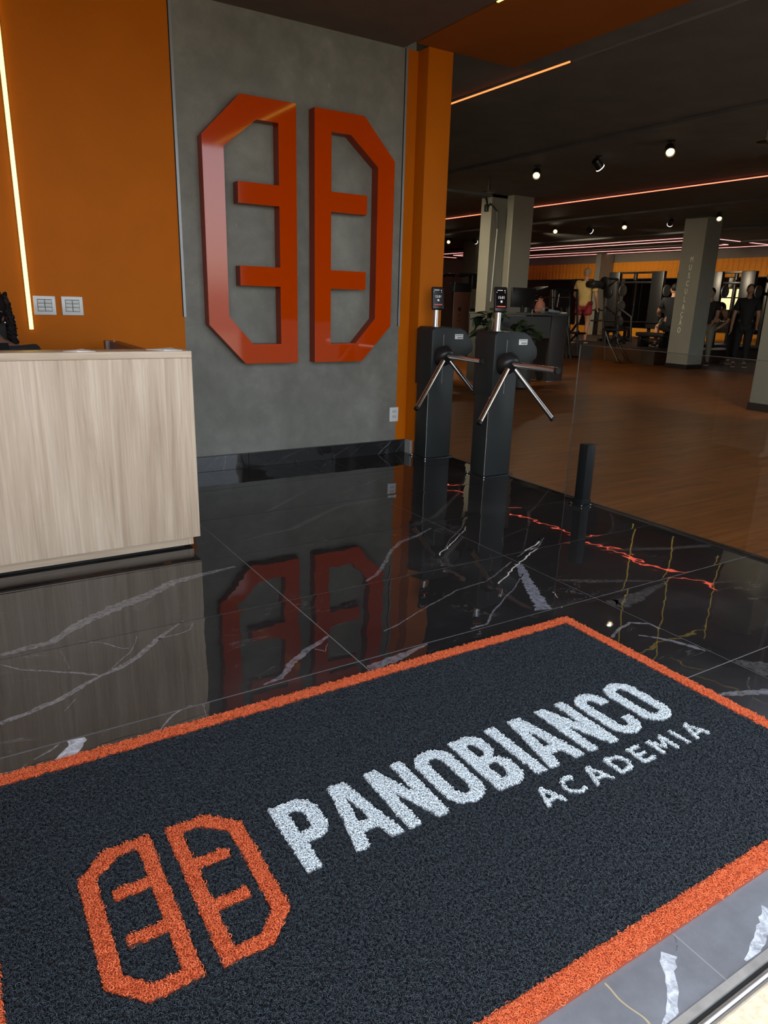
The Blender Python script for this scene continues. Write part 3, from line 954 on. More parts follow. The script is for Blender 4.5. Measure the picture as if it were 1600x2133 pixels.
def pile_part(name, slab, polys, z0, z1, key, parent):
    """slab: mesh of the part's solid base (z from 0); coils are rooted on its top inside the outline."""
    global FREE
    if key in 'we':                                     # lettering: finer coils kept clear of the outline
        A = np.array(polys[0])
        lo, hi = A.min(0), A.max(0)
        pts = grid(lo[0], hi[0], lo[1], hi[1], 0.0050)
        pts = pts[inside(pts, polys)]
        pts = pts[edge_distance(pts, polys) > .0016]
        near = (PTS > lo - .02).all(1) & (PTS < hi + .02).all(1)
        idx = np.nonzero(near)[0]
        P_ = PTS[idx]
        FREE[idx[inside(P_, polys) | (edge_distance(P_, polys) < .0034)]] = False
    else:
        m_in = FREE & inside(PTS, polys) & (edge_distance(PTS, polys) > .0026)
        pts = PTS[m_in]
    bm = bmesh.new()
    if slab is not None:
        bm.from_mesh(slab)
        bmesh.ops.translate(bm, verts=bm.verts, vec=(0, 0, z0))
    n0 = len(bm.verts)
    rz = _rg.uniform(-.0008, .0014, len(pts))
    for (x, y), dz in zip(pts, rz): bm.verts.new((x, y, z1 + dz))
    me = bpy.data.meshes.new(name)
    bm.to_mesh(me); bm.free()
    a = me.attributes.new('pile', 'BOOLEAN', 'POINT')
    a.data.foreach_set('value', [k >= n0 for k in range(len(me.vertices))])
    o = link(name, me, MT['base_' + ('o' if key == 'e' else key)], parent)
    md = o.modifiers.new('coils', 'NODES'); md.node_group = NG[key]
    return o


def rrect(x0, y0, x1, y1, r, n=7):
    """Rounded rectangle, radii r = (bottom left, bottom right, top right, top left)."""
    out = []
    for (cx, cy, a0, rr) in ((x0, y0, PI, r[0]), (x1, y0, 1.5 * PI, r[1]), (x1, y1, 0, r[2]), (x0, y1, .5 * PI, r[3])):
        if rr <= 0: out.append((cx, cy)); continue
        ox, oy = cx + (rr if cx == x0 else -rr), cy + (rr if cy == y0 else -rr)
        for k in range(n + 1):
            a = a0 + k / n * PI / 2
            out.append((ox + math.cos(a) * rr, oy + math.sin(a) * rr))
    return out


def stroke(path, wd):
    L_, R_ = [], []
    for i, p in enumerate(path):
        a, b = path[max(i - 1, 0)], path[min(i + 1, len(path) - 1)]
        dx, dy = b[0] - a[0], b[1] - a[1]
        l = math.hypot(dx, dy)
        L_.append((p[0] - dy / l * wd / 2, p[1] + dx / l * wd / 2)); R_.append((p[0] + dy / l * wd / 2, p[1] - dx / l * wd / 2))
    return L_ + R_[::-1]


H_ = .2345
s_ = .040


def big(ch):
    if ch == 'P':
        return [[(0, 0), (s_, 0), (s_, .082)] + rrect(s_, .082, .114, H_, (0, .05, .05, 0))[1:-1] + [(0, H_)], rrect(s_, .120, .114 - s_, H_ - .038, (0, .02, .02, 0))]
    if ch == 'A':
        return [[(0, 0), (.038, 0), (.047, .048), (.089, .048), (.098, 0), (.136, 0), (.092, H_), (.044, H_)], [(.0535, .083), (.0825, .083), (.068, .178)]]
    if ch == 'N':
        return [[(0, 0), (.037, 0), (.037, .138), (.086, 0), (.124, 0), (.124, H_), (.087, H_), (.087, .100), (.040, H_), (0, H_)]]
    if ch == 'O':
        return [rrect(0, 0, .122, H_, (.058,) * 4), rrect(s_, .037, .122 - s_, H_ - .037, (.021,) * 4)]
    if ch == 'B':
        o = [(0, 0)] + rrect(0, 0, .112, .122, (0, .045, .045, 0))[1:-1]
        o = [p for p in o if not (p[1] > .118 and p[0] < .07)]
        t = [p for p in rrect(0, .120, .107, H_, (0, .045, .045, 0))[1:-1] if not (p[1] < .124 and p[0] < .07)]
        return [o + t + [(0, H_)], rrect(s_, .037, .112 - s_, .102, (0, .018, .018, 0)), rrect(s_, .138, .107 - s_ + .002, H_ - .036, (0, .018, .018, 0))]
    if ch == 'I':
        return [[(0, 0), (.039, 0), (.039, H_), (0, H_)]]
    if ch == 'C':
        p = rrect(.02, .0185, .094, H_ - .0185, (.038,) * 4, 8)
        # bl(9) br(9) tr(9) tl(9): open the right side between the lower and the upper terminal
        path = [(.094, .158)] + p[18:27] + p[27:36] + p[0:9] + p[9:18] + [(.094, .078)]
        return [stroke(path, .039)]


t_ = .0135
h_ = .071


def small(ch):
    if ch == 'A':
        return [[(0, 0), (.0145, 0), (.0205, .016), (.0515, .016), (.0575, 0), (.072, 0), (.043, h_), (.029, h_)], [(.025, .028), (.047, .028), (.036, .056)]]
    if ch == 'C':
        path = [(.036 + math.cos(a) * .029, h_ / 2 + math.sin(a) * .029) for a in [math.radians(d) for d in range(45, 316, 15)]]
        return [stroke(path, t_)]
    if ch == 'D':
        return [rrect(0, 0, .066, h_, (0, .034, .034, 0)), rrect(t_, .0125, .066 - t_, h_ - .0125, (0, .023, .023, 0))]
    if ch == 'E':
        return [[(0, 0), (.053, 0), (.053, .013), (t_, .013), (t_, .029), (.047, .029), (.047, .042), (t_, .042), (t_, .058), (.053, .058), (.053, h_), (0, h_)]]
    if ch == 'M':
        return [[(0, 0), (.013, 0), (.013, .047), (.0345, .014), (.0365, .014), (.058, .047), (.058, 0), (.071, 0), (.071, h_), (.059, h_), (.0355, .034), (.012, h_), (0, h_)]]
    if ch == 'I':
        return [[(0, 0), (.014, 0), (.014, h_), (0, h_)]]


dm = empty('door_mat', (0, 0, 0), 'black coil entrance mat with orange border, orange emblem and white club name', 'mat')
for s in (-1, 1):
    pls = [scaled(EH, .253 * s, .2455, .2975, 1.2465), scaled(EI, .253 * s, .2455, .2975, 1.2465)]
    pile_part('emblem_half', polys_mesh(pls, .0035), pls, BASE, BASE + .0048, 'e', dm)
for ch, x in zip('PANOBIANCO', (.555, .6805, .829, .973, 1.113, 1.249, 1.2985, 1.4515, 1.597, 1.735)):
    pls = [scaled(p, 1, 1, x, 1.1645) for p in big(ch)]
    pile_part('letter', polys_mesh(pls, .0035), pls, BASE, BASE + .0048, 'w', dm)
for ch, x in zip('ACADEMIA', (1.177, 1.2665, 1.3535, 1.453, 1.549, 1.632, 1.7385, 1.780)):
    pls = [scaled(p, 1, 1, x, 1.0495) for p in small(ch)]
    pile_part('letter', polys_mesh(pls, .0035), pls, BASE, BASE + .0048, 'w', dm)
ring = [[(MX0, MY0), (MX1, MY0), (MX1, MY1), (MX0, MY1)], [(MX0 + BW, MY0 + BW), (MX1 - BW, MY0 + BW), (MX1 - BW, MY1 - BW), (MX0 + BW, MY1 - BW)]]
o = pile_part('border', polys_mesh(ring, .011), ring, 0.0005, BASE + .0046, 'o', dm)
T(o, 'orange coil border', kind='stuff')
fl = MB().box((MX0 + BW, MY0 + BW, 0), (MX1 - BW, MY1 - BW, BASE))
me = bpy.data.meshes.new('slab'); fl.bm.to_mesh(me); fl.bm.free()
o = pile_part('field', me, ring[1:], 0.0005, BASE + .0022, 'k', dm)
T(o, 'black coil field', kind='stuff')

# ---- reception counter
ct = empty('reception_counter', (0.2, 3.5, 0), 'pale oak veneer reception counter with recessed plinth', 'counter')
def cpart(name, a, b, m, bev=.0015): 
    o = box(name, a, b, m, ct, bev); o.matrix_parent_inverse = Matrix.Translation((-.2, -3.5, 0)); return o
cpart('front_panel', (-1.25, 3.39, .066), (1.022, 3.415, .957), MT['oak_v'])
cpart('top', (-1.25, 3.388, .958), (1.022, 3.56, .990), MT['oak_h'])
cpart('plinth', (-1.25, 3.44, .012), (.975, 3.46, .068), MT['oak_h'])
cpart('plinth_side', (.976, 3.44, .012), (1.0, 3.53, .0655), MT['oak_v'])
cpart('side_panel', (.997, 3.4155, .066), (1.022, 3.90, .957), MT['oak_v'])
cpart('feet', (-1.25, 3.47, 0), (.96, 3.52, .03), MT['black'])
cpart('return_panel', (.93, 3.57, .30), (.985, 4.80, .953), MT['brown'])
cpart('desk_top', (-1.25, 3.57, .72), (.925, 4.0, .75), MT['oak_h'])
hb = MB().cyl((.955, 4.80, .87), (.955, 4.80, .955), .012).build('hinge', MT['steel'], ct); hb.matrix_parent_inverse = Matrix.Translation((-.2, -3.5, 0))
pb = cpart('end_post', (.905, 4.80, 0.30), (.96, 4.86, .955), MT['brown'])


def paper(pts, z, label):
    bm = bmesh.new()
    lo = [bm.verts.new((x, y, z)) for x, y in pts]; hi = [bm.verts.new((x, y, z + .002 + .004 * (k % 2))) for k, (x, y) in enumerate(pts)]
    bm.faces.new(lo[::-1]); bm.faces.new(hi)
    for k in range(len(pts)): bm.faces.new((lo[k], lo[(k + 1) % len(pts)], hi[(k + 1) % len(pts)], hi[k]))
    me = bpy.data.meshes.new('paper_sheet'); bm.to_mesh(me); bm.free()
    return T(link('paper_sheet', me, MT['paper']), label, 'paper', 'papers on the counter')


paper([(.47, 3.45), (.52, 3.40), (.60, 3.42), (.56, 3.52)], .990, 'folded white sheet on the counter above the middle of its front panel')
paper([(.84, 3.50), (.90, 3.41), (.99, 3.43), (.97, 3.55)], .990, 'thin white sheet on the counter beside its end nearest the emblem')
lp = empty('laptop', (.18, 3.74, .75), 'black laptop screen edge showing over the counter before the receptionist', 'laptop')
MB().box((-.36, -.01, 0), (.10, .24, .018), .004).build('base', MT['matte'], lp)
MB().box((-.36, -.03, .0), (.10, -.015, .262), .004).build('lid', MT['matte'], lp)

# ---- switch plates and outlet
def switch_plate(x, label):
    t = empty('switch_plate', (x, YW - .004, 1.158), label, 'light switch', 'switch plates on the orange wall')
    MB().box((-.063, -.008, -.057), (.063, .004, .057), .003).build('plate', MT['white'], t)
    for i in range(2):
        for j in range(3):
            xx = -.0395 + i * .0415; zz_ = -.034 + j * .0232
            MB().box((xx, -.011, zz_), (xx + .038, -.006, zz_ + .0215), .0015).build('button', MT['button'], t)
    box('button_bed', (-.042, -.0088, -.036), (.042, -.0078, .038), MT['ink'], t)
    return t


switch_plate(.604, 'white six-button switch plate next to the lit yellow strip')
switch_plate(.764, 'white six-button switch plate farther from the lit yellow strip')
ol = empty('wall_outlet', (3.210, YW - .004, .327), 'white wall outlet low on the cement wall beside the orange edge', 'outlet')
MB().box((-.042, -.008, -.060), (.042, .004, .060), .003).build('plate', MT['white'], ol)
for z in (-.030, .014):
    MB().box((-.020, -.010, z), (.022, -.006, z + .024), .001).build('socket', MT['button'], ol)
    for dx in (-.009, .001, .011):
        MB().cyl((dx, -.0085, z + .012), (dx, -.0102, z + .012), .0022, n=8).build('hole', MT['ink'], ol)

# ---- lit strip on the orange wall
hz = empty('led_strip', (-.36, YW - .003, 2.84), 'glowing yellow level light strip high on the orange wall, mostly out of view', 'light strip')
MB().box((-.90, -.003, -.0135), (.858, .006, .0135)).build('channel', MT['profile'], hz, smooth=False)
MB().box((-.90, -.008, -.0105), (.855, -.003, .0105), .002).build('diffuser', MT['led_y'], hz)
ls = empty('led_strip', (.515, YW - .003, 1.013), 'glowing yellow upright light strip on the orange wall beside the receptionist', 'light strip')
MB().box((-.0135, -.003, 0), (.0135, .006, ZC - 1.013)).build('channel', MT['profile'], ls, smooth=False)
MB().box((-.0105, -.008, .001), (.0105, -.003, ZC - 1.014), .002).build('diffuser', MT['led_y'], ls)
for x, lb in ((-.24, 'glowing yellow upright light strip on the orange wall behind the receptionist, out of view'), (-1.24, 'glowing yellow upright light strip in the corner of the orange walls, out of view')):
    l2 = copy_tree(ls)
    l2.location.x = x
    l2['label'] = lb


def ceiling_line(x, y0, y1, label):
    t = empty('led_strip', (x, y0, ZC), label, 'light strip')
    MB().box((-.009, 0, -.002), (.009, y1 - y0, .004)).build('channel', MT['profile'], t, smooth=False)
    MB().box((-.007, .002, -.006), (.007, y1 - y0 - .002, -.001)).build('diffuser', MT['led_y'], t, smooth=False)


ceiling_line(-.50, .8, YW - .02, 'yellow light line along the brown reception ceiling, out of view')
ceiling_line(3.2135, .6, 3.98, 'yellow light line in the joint between brown ceiling and orange soffit')

# ---- turnstiles
def turnstile():
    t = empty('turnstile', (3.465, 3.95, 0), 'dark grey tripod turnstile standing nearer the black stump post', 'turnstile', 'tripod turnstiles at the passage')
    g = MT['graphite']
    MB().box((-.125, 0, .006), (.125, .17, .80), .010).build('pedestal', g, t)
    MB().box((-.150, -.022, 0), (.150, .20, .006), .002).build('base_plate', MT['blackmet'], t)
    for x, y in ((-.135, -.012), (.135, -.012), (.135, .185), (-.135, .185)):
        MB().cyl((x, y, .005), (x, y, .013), .008, n=8).build('bolt', MT['steel'], t)
    prof = [(-.128, .60), (-.06, .70), (.00, .775), (.06, .80), (.18, .812), (.275, .865), (.285, .90), (.275, .945), (.20, 1.030), (.15, 1.052), (-.10, 1.058), (-.128, 1.035)]
    MB().prism(prof, 1, -.028, .195, .010).build('head', g, t)
    MB().box((-.018, -.0295, .62), (-.016, -.027, 1.00)).build('seam', MT['alu_dull'], t, smooth=False)
    MB().box((-.1262, -.0012, .02), (-.1235, .0015, .60)).build('edge_strip', MT['alu_dull'], t, smooth=False)
    st = MB().box((.092, -.031, .966), (.172, -.0275, 1.004)).build('label_sticker', MT['paper'], t, smooth=False)
    for z, x0, x1 in ((.993, .100, .165), (.9785, .115, .168), (.9725, .112, .165)):
        box('print_line', (x0, -.0318, z), (x1, -.0309, z + .004), MT['ink'], st)
    ax = Vector((0, -.72, -.69)).normalized()
    hub = Vector((-.022, -.085, .806))
    MB().lathe([(.078, -.085), (.086, -.05), (.086, -.022), (.080, -.008), (.066, .002), (.045, .010), (.022, .016), (.001, .017)], hub, ax, 32).build('hub', MT['blackmet'], t)
    q0 = Vector((-.055, -.12, .845))
    c_, s2 = math.cos(-.1), math.sin(-.1)
    Rz = Matrix(((c_, -s2, 0), (s2, c_, 0), (0, 0, 1)))
    for d in ((0, -1, 0), (-.612, -.25, -.75), (.612, -.25, -.75)):
        d = Rz @ Vector(d)
        a = MB().cyl(q0 + d * .05, q0 + d * .50, .0185, n=20).build('arm', MT['steel'], t)
        MB().cyl(q0 + d * .498, q0 + d * .52, .0205, n=20).build('end_cap', MT['black'], a)
    MB().cyl((-.035, .07, 1.05), (-.035, .07, 1.205), .0225, n=20).build('pole', MT['alu'], t)
    MB().cyl((-.035, .07, 1.050), (-.035, .07, 1.062), .030, n=20).build('collar', MT['alu'], t)
    # face terminal, its screen turned toward people arriving
    R_ = Matrix.Translation((-.03, .062, 1.272)) @ Matrix.Rotation(-.30, 4, 'Z') @ Matrix.Rotation(-.16, 4, 'X')
    tm = MB().box((-.050, -.014, -.088), (.050, .014, .088), .013, R_, 3).build('terminal', MT['black'], t)
    def on(name, a, b, m):
        return MB().box((a[0], -.0152, a[1]), (b[0], -.0138, b[1]), 0, R_).build(name, m, tm, smooth=False)
    on('screen', (-.042, -.060), (.042, .074), MT['screen'])
    for nm, a, b, m in (('light', (-.030, .060), (.010, .064), MT['scr_w']), ('light', (.022, .058), (.030, .063), MT['scr_w']), ('light', (-.036, .046), (-.032, .051), MT['scr_w']), ('light', (.026, .044), (.030, .049), MT['scr_w']), ('status_bar', (-.034, -.052), (.032, -.045), MT['scr_r']), ('icon', (-.006, -.022), (.008, -.008), MT['scr_w'])):
        o = MB().box((a[0], -.0162, a[1]), (b[0], -.0150, b[1]), 0, R_).build(nm, m, tm, smooth=False)
    me = text_mesh('15:01', .026, .0006, .95)
    o = link('clock_digits', me, MT['scr_w'], tm)
    o.matrix_local = R_ @ Matrix.Translation((0, -.0158, .012)) @ Matrix.Rotation(PI / 2, 4, 'X')
    return t


ts = turnstile()
t2 = copy_tree(ts)
t2.location = (3.432, 4.664, 0)
t2['label'] = 'dark grey tripod turnstile standing against the orange pillar'

# ---- stump post and glass balustrade at the edge of the marble
sp = empty('stump_post', (3.468, 3.10, 0), 'short black square post bolted to the marble edge before the glass', 'post')
MB().box((-.036, -.036, .006), (.036, .036, .40), .004).build('shaft', MT['navy'], sp)
MB().box((-.065, -.060, 0), (.036, .060, .006), .001).build('base_plate', MT['navy'], sp)
MB().box((-.041, -.041, .006), (.040, .041, .04), .002).build('collar', MT['navy'], sp)
for x, y in ((-.052, -.046), (.026, -.050), (.026, .050), (-.052, .046)):
    MB().cyl((x, y, .005), (x, y, .012), .007, n=8).build('bolt', MT['steel'], sp)
gb = empty('glass_balustrade', (3.517, 2.0, 0), 'clear glass balustrade along the edge between marble and wood floor', 'balustrade')
for a, b in ((-1.40, -.20), (-.19, 1.296)):
    o = MB().box((-.005, a, .004), (.005, b, 1.005)).build('pane', MT['glass'], gb, smooth=False)
    o.data.materials.append(MT['glass_edge'])
    for f in o.data.polygons:
        if abs(f.normal.x) < .5: f.material_index = 1
    box('edge', (-.0052, a, 1.005), (.0052, b, 1.0075), MT['glass_edge'], o)
box('channel', (-.018, -1.40, 0), (.018, 1.02, .004), MT['blackmet'], gb)


# ================================================================== CEILING LIGHTS OF THE GYM
def lin(name, a, b, key, label, group, wdt=.02):
    a, b = Vector(a), Vector(b)
    t = empty(name, a, label, 'light strip', group)
    d = b - a
    l = d.length
    d.normalize()
    n = Vector((-d.y, d.x, 0))
    R_ = Matrix(((d.x, n.x, 0, 0), (d.y, n.y, 0, 0), (0, 0, 1, 0), (0, 0, 0, 1)))
    MB().box((0, -wdt * .75, -.004), (l, wdt * .75, .012), 0, R_).build('channel', MT['profile'], t, smooth=False)
    MB().box((0.002, -wdt / 2, -.014), (l - .002, wdt / 2, -.003), 0, R_).build('diffuser', MT[key], t, smooth=False)
    return t


ZL = ZG - .0145
GRP = 'red light lines on the gym ceiling'
lin('led_strip', (4.47, 4.60, ZL), (4.47, 13.0, ZL), 'led_o', 'orange ceiling light line beside the orange soffit', GRP, .011)
lin('unlit_strip', (4.47, .6, ZL), (4.47, 4.58, ZL), 'profile', 'unlit grey stretch of ceiling light channel beside the orange soffit', GRP, .011)
lin('led_strip', (10.18, 3.2, ZL), (10.18, 22.0, ZL), 'led_r', 'long red ceiling light line passing behind the twin grey column', GRP, .021)
# the outer and inner loops of light at the far end
for (x0, x1, y0, y1, nm) in ((17.27, 20.6, 12.45, 25.2, 'outer'), (17.95, 19.72, 13.28, 24.0, 'inner')):
    for a, b, s in (((x0, y0), (x0, y1), 'side nearer the entrance'), ((x1, y0), (x1, y1), 'side nearer the mirrors'), ((x0, y0), (x1, y0), 'short end near the lettered column'), ((x0, y1), (x1, y1), 'short end far behind the cable machine')):
        lin('led_strip', (*a, ZL), (*b, ZL), 'led_p', f'pink red line of the {nm} ceiling light loop, {s}', GRP, .030)

def spot(px, py, aim, label, seen, watts=1.0):
    p = at(px, py, 2, ZG - .10)
    t = empty('ceiling_spotlight', (p.x, p.y, ZG), label, 'spotlight', 'black spotlights on the gym ceiling')
    MB().cyl((0, 0, -.012), (0, 0, .004), .045, n=16).build('base', MT['black'], t)
    MB().cyl((0, 0, -.06), (0, 0, -.01), .010, n=8).build('arm', MT['black'], t)
    d = Vector(aim).normalized()
    c = Vector((0, 0, -.10))
    MB().lathe([(.030, -.085), (.052, -.070), (.056, .055), (.0495, .055), (.047, .040)], c, d, 20).build('housing', MT['black'], t)
    MB().lathe([(.0495, .046), (.0575, .046), (.0575, .056), (.0500, .058), (.0495, .046)], c, d, 20, False).build('rim', MT['lamp_rim'] if seen == 0 else MT['steel'], t)
    MB().lathe([(.001, .042), (.046, .042), (.044, .047), (.001, .050)], c, d, 20).build('lens', MT['lamp'], t)
    ld = bpy.data.lights.new('lamp', 'SPOT')
    ld.energy = SPOT_W * watts; ld.color = (1.0, .83, .58); ld.spot_size = 1.15; ld.spot_blend = .7; ld.shadow_soft_size = .02
    lo = bpy.data.objects.new('lamp', ld); COL.objects.link(lo); lo.parent = t
    lo.location = c + d * .065
    lo.rotation_euler = d.to_track_quat('-Z', 'Y').to_euler()


tocam = lambda k: (-.55, -.55, -.22 - k)
away = (.72, -.10, -.62)
spot(1118, 362, tocam(.35), 'lit ceiling spotlight above the twin grey column', 1, .5)
spot(1246, 343, away, 'ceiling spotlight turned away, between the two lit ones nearest the soffit', 0, 1.5)
spot(1396, 313, tocam(.35), 'lit ceiling spotlight highest in the picture above the lettered column', 1, .5)
spot(1157, 481, tocam(.12), 'bright ceiling spotlight glowing just beside the twin grey column', 1, .4)
spot(1100, 489, (.85, .15, -.34), 'crescent-lit ceiling spotlight touching the edge of the twin grey column', 0, 16)
spot(1229, 480, (.8, -.2, -.40), 'crescent-lit ceiling spotlight above the man in the mustard shirt', 0, 16)
spot(1301, 471, tocam(.35), 'lit ceiling spotlight above the guarded smith machine', 1, .5)
spot(1397, 464, (.55, .75, -.6), 'crescent-lit ceiling spotlight close before the lettered column', 0, 5)
spot(1498, 453, tocam(.35), 'lit ceiling spotlight just past the lettered column', 1, .5)
spot(935, 503, tocam(.12), 'lit ceiling spotlight beside the orange pillar', 1, .5)
spot(990, 503, (.8, .1, -.35), 'crescent-lit ceiling spotlight in front of the far grey column', 0, 10)
# the next row of spotlights stands behind the pillar and beyond the right edge of the picture
for (x, y, aim, w_, lb) in ((5.2, 8.6, (.85, .12, -.5), 5, 'spotlight of the row hidden by the orange pillar, first from the street'),
                            (5.2, 10.2, (.85, .0, -.42), 6, 'spotlight of the row hidden by the orange pillar, second from the street'),
                            (5.2, 11.8, (.85, -.05, -.40), 7, 'spotlight of the row hidden by the orange pillar, third from the street'),
                            (5.2, 13.4, (.85, .10, -.35), 7, 'spotlight of the row hidden by the orange pillar, fourth from the street'),
                            (7.8, 3.9, (.5, .5, -.70), 3, 'spotlight beyond the edge of the picture, nearer the street than the others')):
    u = Vector((x, y, ZG - .10)) - Vector((0, 0, CAM_H))
    k = u.dot(_f)
    spot(800 + F_PX * u.dot(CR) / k, 1066.5 - F_PX * u.dot(CU) / k, aim, lb, 1, w_)
for (px, py), lb in (((1018, 386), 'small steel bracket hanging from the ceiling above the twin grey column'), ((1598, 276), 'small steel bracket hanging from the ceiling at the edge of the picture')):
    p = at(px, py, 2, ZG - .12)
    t = empty('ceiling_bracket', (p.x, p.y, ZG), lb, 'bracket', 'ceiling brackets')
    MB().tube([(0, 0, 0), (0, 0, -.20)], .012, 8).build('rod', MT['steel'], t)
    MB().tube([(.04, .02, 0), (.04, .02, -.18)], .006, 8).build('rod', MT['blackmet'], t)
    MB().box((-.06, -.05, -.215), (.12, .06, -.200), .003).build('plate', MT['blackmet'], t)
    MB().tube([(-.06, -.052, -.207), (.12, -.052, -.207)], .005, 6).build('edge', MT['steel'], t)

# ================================================================== GYM FURNITURE AND MACHINES
PZ = 0.316
plat = box('platform', (13.95, 10.80, 0), (20.27, 17.95, PZ), MT['rubber'])
T(plat, 'low dark brown platform step carrying the machines before the mirrors', 'platform')
rub = struct(box('floor', (14.2, 6.5, .0005), (XF - .02, 10.78, .004), MT['rubber']))

# desk with a dark end
dk = empty('standing_desk', (8.5, 9.1, 0), 'tall grey standing desk with a dark brown end panel behind the turnstiles', 'desk')
DK = Matrix.Translation((-8.5, -9.1, 0))
def dpart(n, a, b, m, bev=.003):
    o = box(n, a, b, m, dk, bev); o.matrix_parent_inverse = DK; return o
dpart('end_panel', (8.745, 8.88, .012), (9.10, 9.50, 1.085), MT['desk_dark'])
dpart('foot_rail', (8.740, 8.875, 0), (9.105, 9.505, .012), MT['alu'])
dpart('front_panel', (7.55, 8.90, .72), (8.742, 8.93, 1.07), MT['desk'])
dpart('desk_top', (7.50, 8.86, 1.086), (9.13, 9.52, 1.115), MT['desk'])
dpart('end_panel', (7.50, 8.90, 0), (7.54, 9.50, 1.085), MT['desk'])
tw = empty('towel', (8.93, 9.05, 1.115), 'pale blue folded towel on the grey standing desk', 'towel')
MB().ell((0, 0, .028), (.14, .11, .028), 16).ell((-.06, .02, .045), (.09, .08, .03), 14).build('fold', MT['blue'], tw)
MB().ell((.17, -.02, .015), (.11, .08, .016), 14).build('fold', MT['paper'], tw)
mo = empty('monitor', (8.38, 9.22, 1.115), 'black monitor seen from behind on the grey standing desk', 'monitor')
MB().box((-.26, -.015, .09), (.26, .015, .40), .006).build('panel', MT['black'], mo)
MB().box((-.03, -.02, 0), (.03, .02, .12), .004).build('stand', MT['black'], mo)
MB().cyl((0, 0, 0), (0, 0, .012), .10, n=20).build('foot', MT['black'], mo)
bg = empty('gym_bag', (8.76, 9.20, 1.115), 'salmon drawstring bag standing on the grey standing desk', 'bag')
MB().lathe([(.05, 0), (.085, .03), (.09, .10), (.07, .17), (.035, .21), (.045, .24)], n=20).build('sack', MT['pink'], bg)
MB().tube([(-.035, 0, .21), (-.02, 0, .27), (.02, 0, .27), (.035, 0, .21)], .006, 8).build('cord', MT['black'], bg)
bx = empty('card_reader', (8.66, 8.98, 1.115), 'small grey card reader on the grey standing desk', 'card reader')
MB().box((-.05, -.04, 0), (.05, .04, .09), .01).build('body', MT['desk'], bx)
MB().box((-.035, -.043, .04), (.035, -.039, .08)).build('display', MT['screen'], bx, smooth=False)
MB().tube([(-.05, .0, .02), (-.16, .02, .09), (-.28, .0, .05), (-.36, -.1, -.12)], .007, 8).build('cable', MT['alu_dull'], bx)


# leafy plants in tall planters
def plant(loc, n, hmin, hmax, spread, label, seed):
    rr = random.Random(seed)
    t = empty('potted_plant', loc, label, 'plant', 'potted plants by the turnstiles')
    MB().lathe([(.12, 0), (.16, .02), (.19, .60), (.20, .74), (.18, .74), (.17, .66), (.001, .66)], n=24).build('planter', MT['pot'], t)
    lm = None
    for k in range(n):
        a = rr.uniform(0, 2 * PI)
        h = rr.uniform(hmin, hmax)
        r = spread * rr.uniform(.25, 1)
        tip = Vector((math.cos(a) * r, math.sin(a) * r, h))
        mid = Vector((tip.x * .35, tip.y * .35, .66 + (h - .66) * .75))
        st = MB().tube([(tip.x * .08, tip.y * .08, .66), mid, tip], [.006, .005, .003], 6).build('stem', MT['stemg'], t)
        if lm is None:
            bm = bmesh.new()
            rows = []
            for i in range(6):
                u = i / 5
                wd = math.sin(PI * min(1, u * .9 + .08)) * .055
                z = -.04 * u * u
                rows.append([bm.verts.new((u * .17, -wd, z + .012)), bm.verts.new((u * .17, 0, z)), bm.verts.new((u * .17, wd, z + .012))])
            for A, B in zip(rows, rows[1:]):
                bm.faces.new((A[0], A[1], B[1], B[0])); bm.faces.new((A[1], A[2], B[2], B[1]))
            lm = bpy.data.meshes.new('leaf'); bm.to_mesh(lm); bm.free(); lm.shade_smooth()
            lm.materials.append(MT['leaf'])
        for q in range(3):
            o = bpy.data.objects.new('leaf', lm); COL.objects.link(o)
            o.parent = t
            o.location = mid.lerp(tip, .4 + .3 * q)
            o.rotation_euler = (rr.uniform(-.7, .7), rr.uniform(-.5, .9), a + rr.uniform(-1.2, 1.2))
            s = rr.uniform(.75, 1.25); o.scale = (s, s, s)
    return t


p = at(1022, 655, 1, 8.3)
plant((p.x, p.y, 0), 13, .85, 1.18, .20, 'dark green leafy plant standing before the twin grey column', 4)
p = at(1092, 672, 1, 8.35)
plant((p.x, p.y, 0), 14, .80, 1.02, .24, 'dark green low leafy plant standing against the grey standing desk', 9)


def tubes(pl, ax, val, r, off=(0, 0, 0)):
    """Machine tubes: pixel polylines laid on a real vertical plane."""
    mb = MB()
    for pts in pl:
        mb.tube([at(x, y, ax, val) + Vector(off) for x, y in pts], r, 8)
    return mb


def rebase(t, o):
    o.matrix_parent_inverse = Matrix.Translation(-t.location)
    return o


# cable machine behind the nearer turnstile
cb = empty('cable_machine', (10.55, 13.7, 0), 'black cable machine with curved top bar and brown shroud beside the orange pillar', 'machine')
y0 = 13.7
q = lambda x, y, dy=0: at(x, y, 1, y0 + dy)
a, b = q(940, 700), q(975, 700)
for dy in (0, .55):
    mb = MB().tube([(a.x, y0 + dy, 0), (a.x, y0 + dy, 1.72), (a.x + .05, y0 + dy, 1.83), (a.x + .18, y0 + dy, 1.88), (b.x + .22, y0 + dy, 1.88)], .035, 10)
    rebase(cb, mb.build('frame', MT['frame'], cb))
rebase(cb, MB().box((a.x - .05, y0 - .05, 0), (b.x + .25, y0 + .6, .06), .01).build('base', MT['frame'], cb))
s0, s1 = q(945, 608), q(972, 690)
rebase(cb, MB().box((s0.x, y0 - .03, .12), (s1.x + .03, y0 + .0, s0.z), .01).build('shroud', MT['amber'], cb))
rebase(cb, MB().box((s0.x - .03, y0 - .02, s0.z + .005), (s1.x + .06, y0 + .12, s0.z + .20), .01).build('weight_cover', MT['pad'], cb))
d0 = q(955.5, 644)
rebase(cb, MB().lathe([(.045, 0), (.05, .004), (.03, .006), (.001, .006)], (d0.x, y0 - .031, d0.z), (0, -1, 0), 20).build('emblem_disc', MT['pad'], cb))
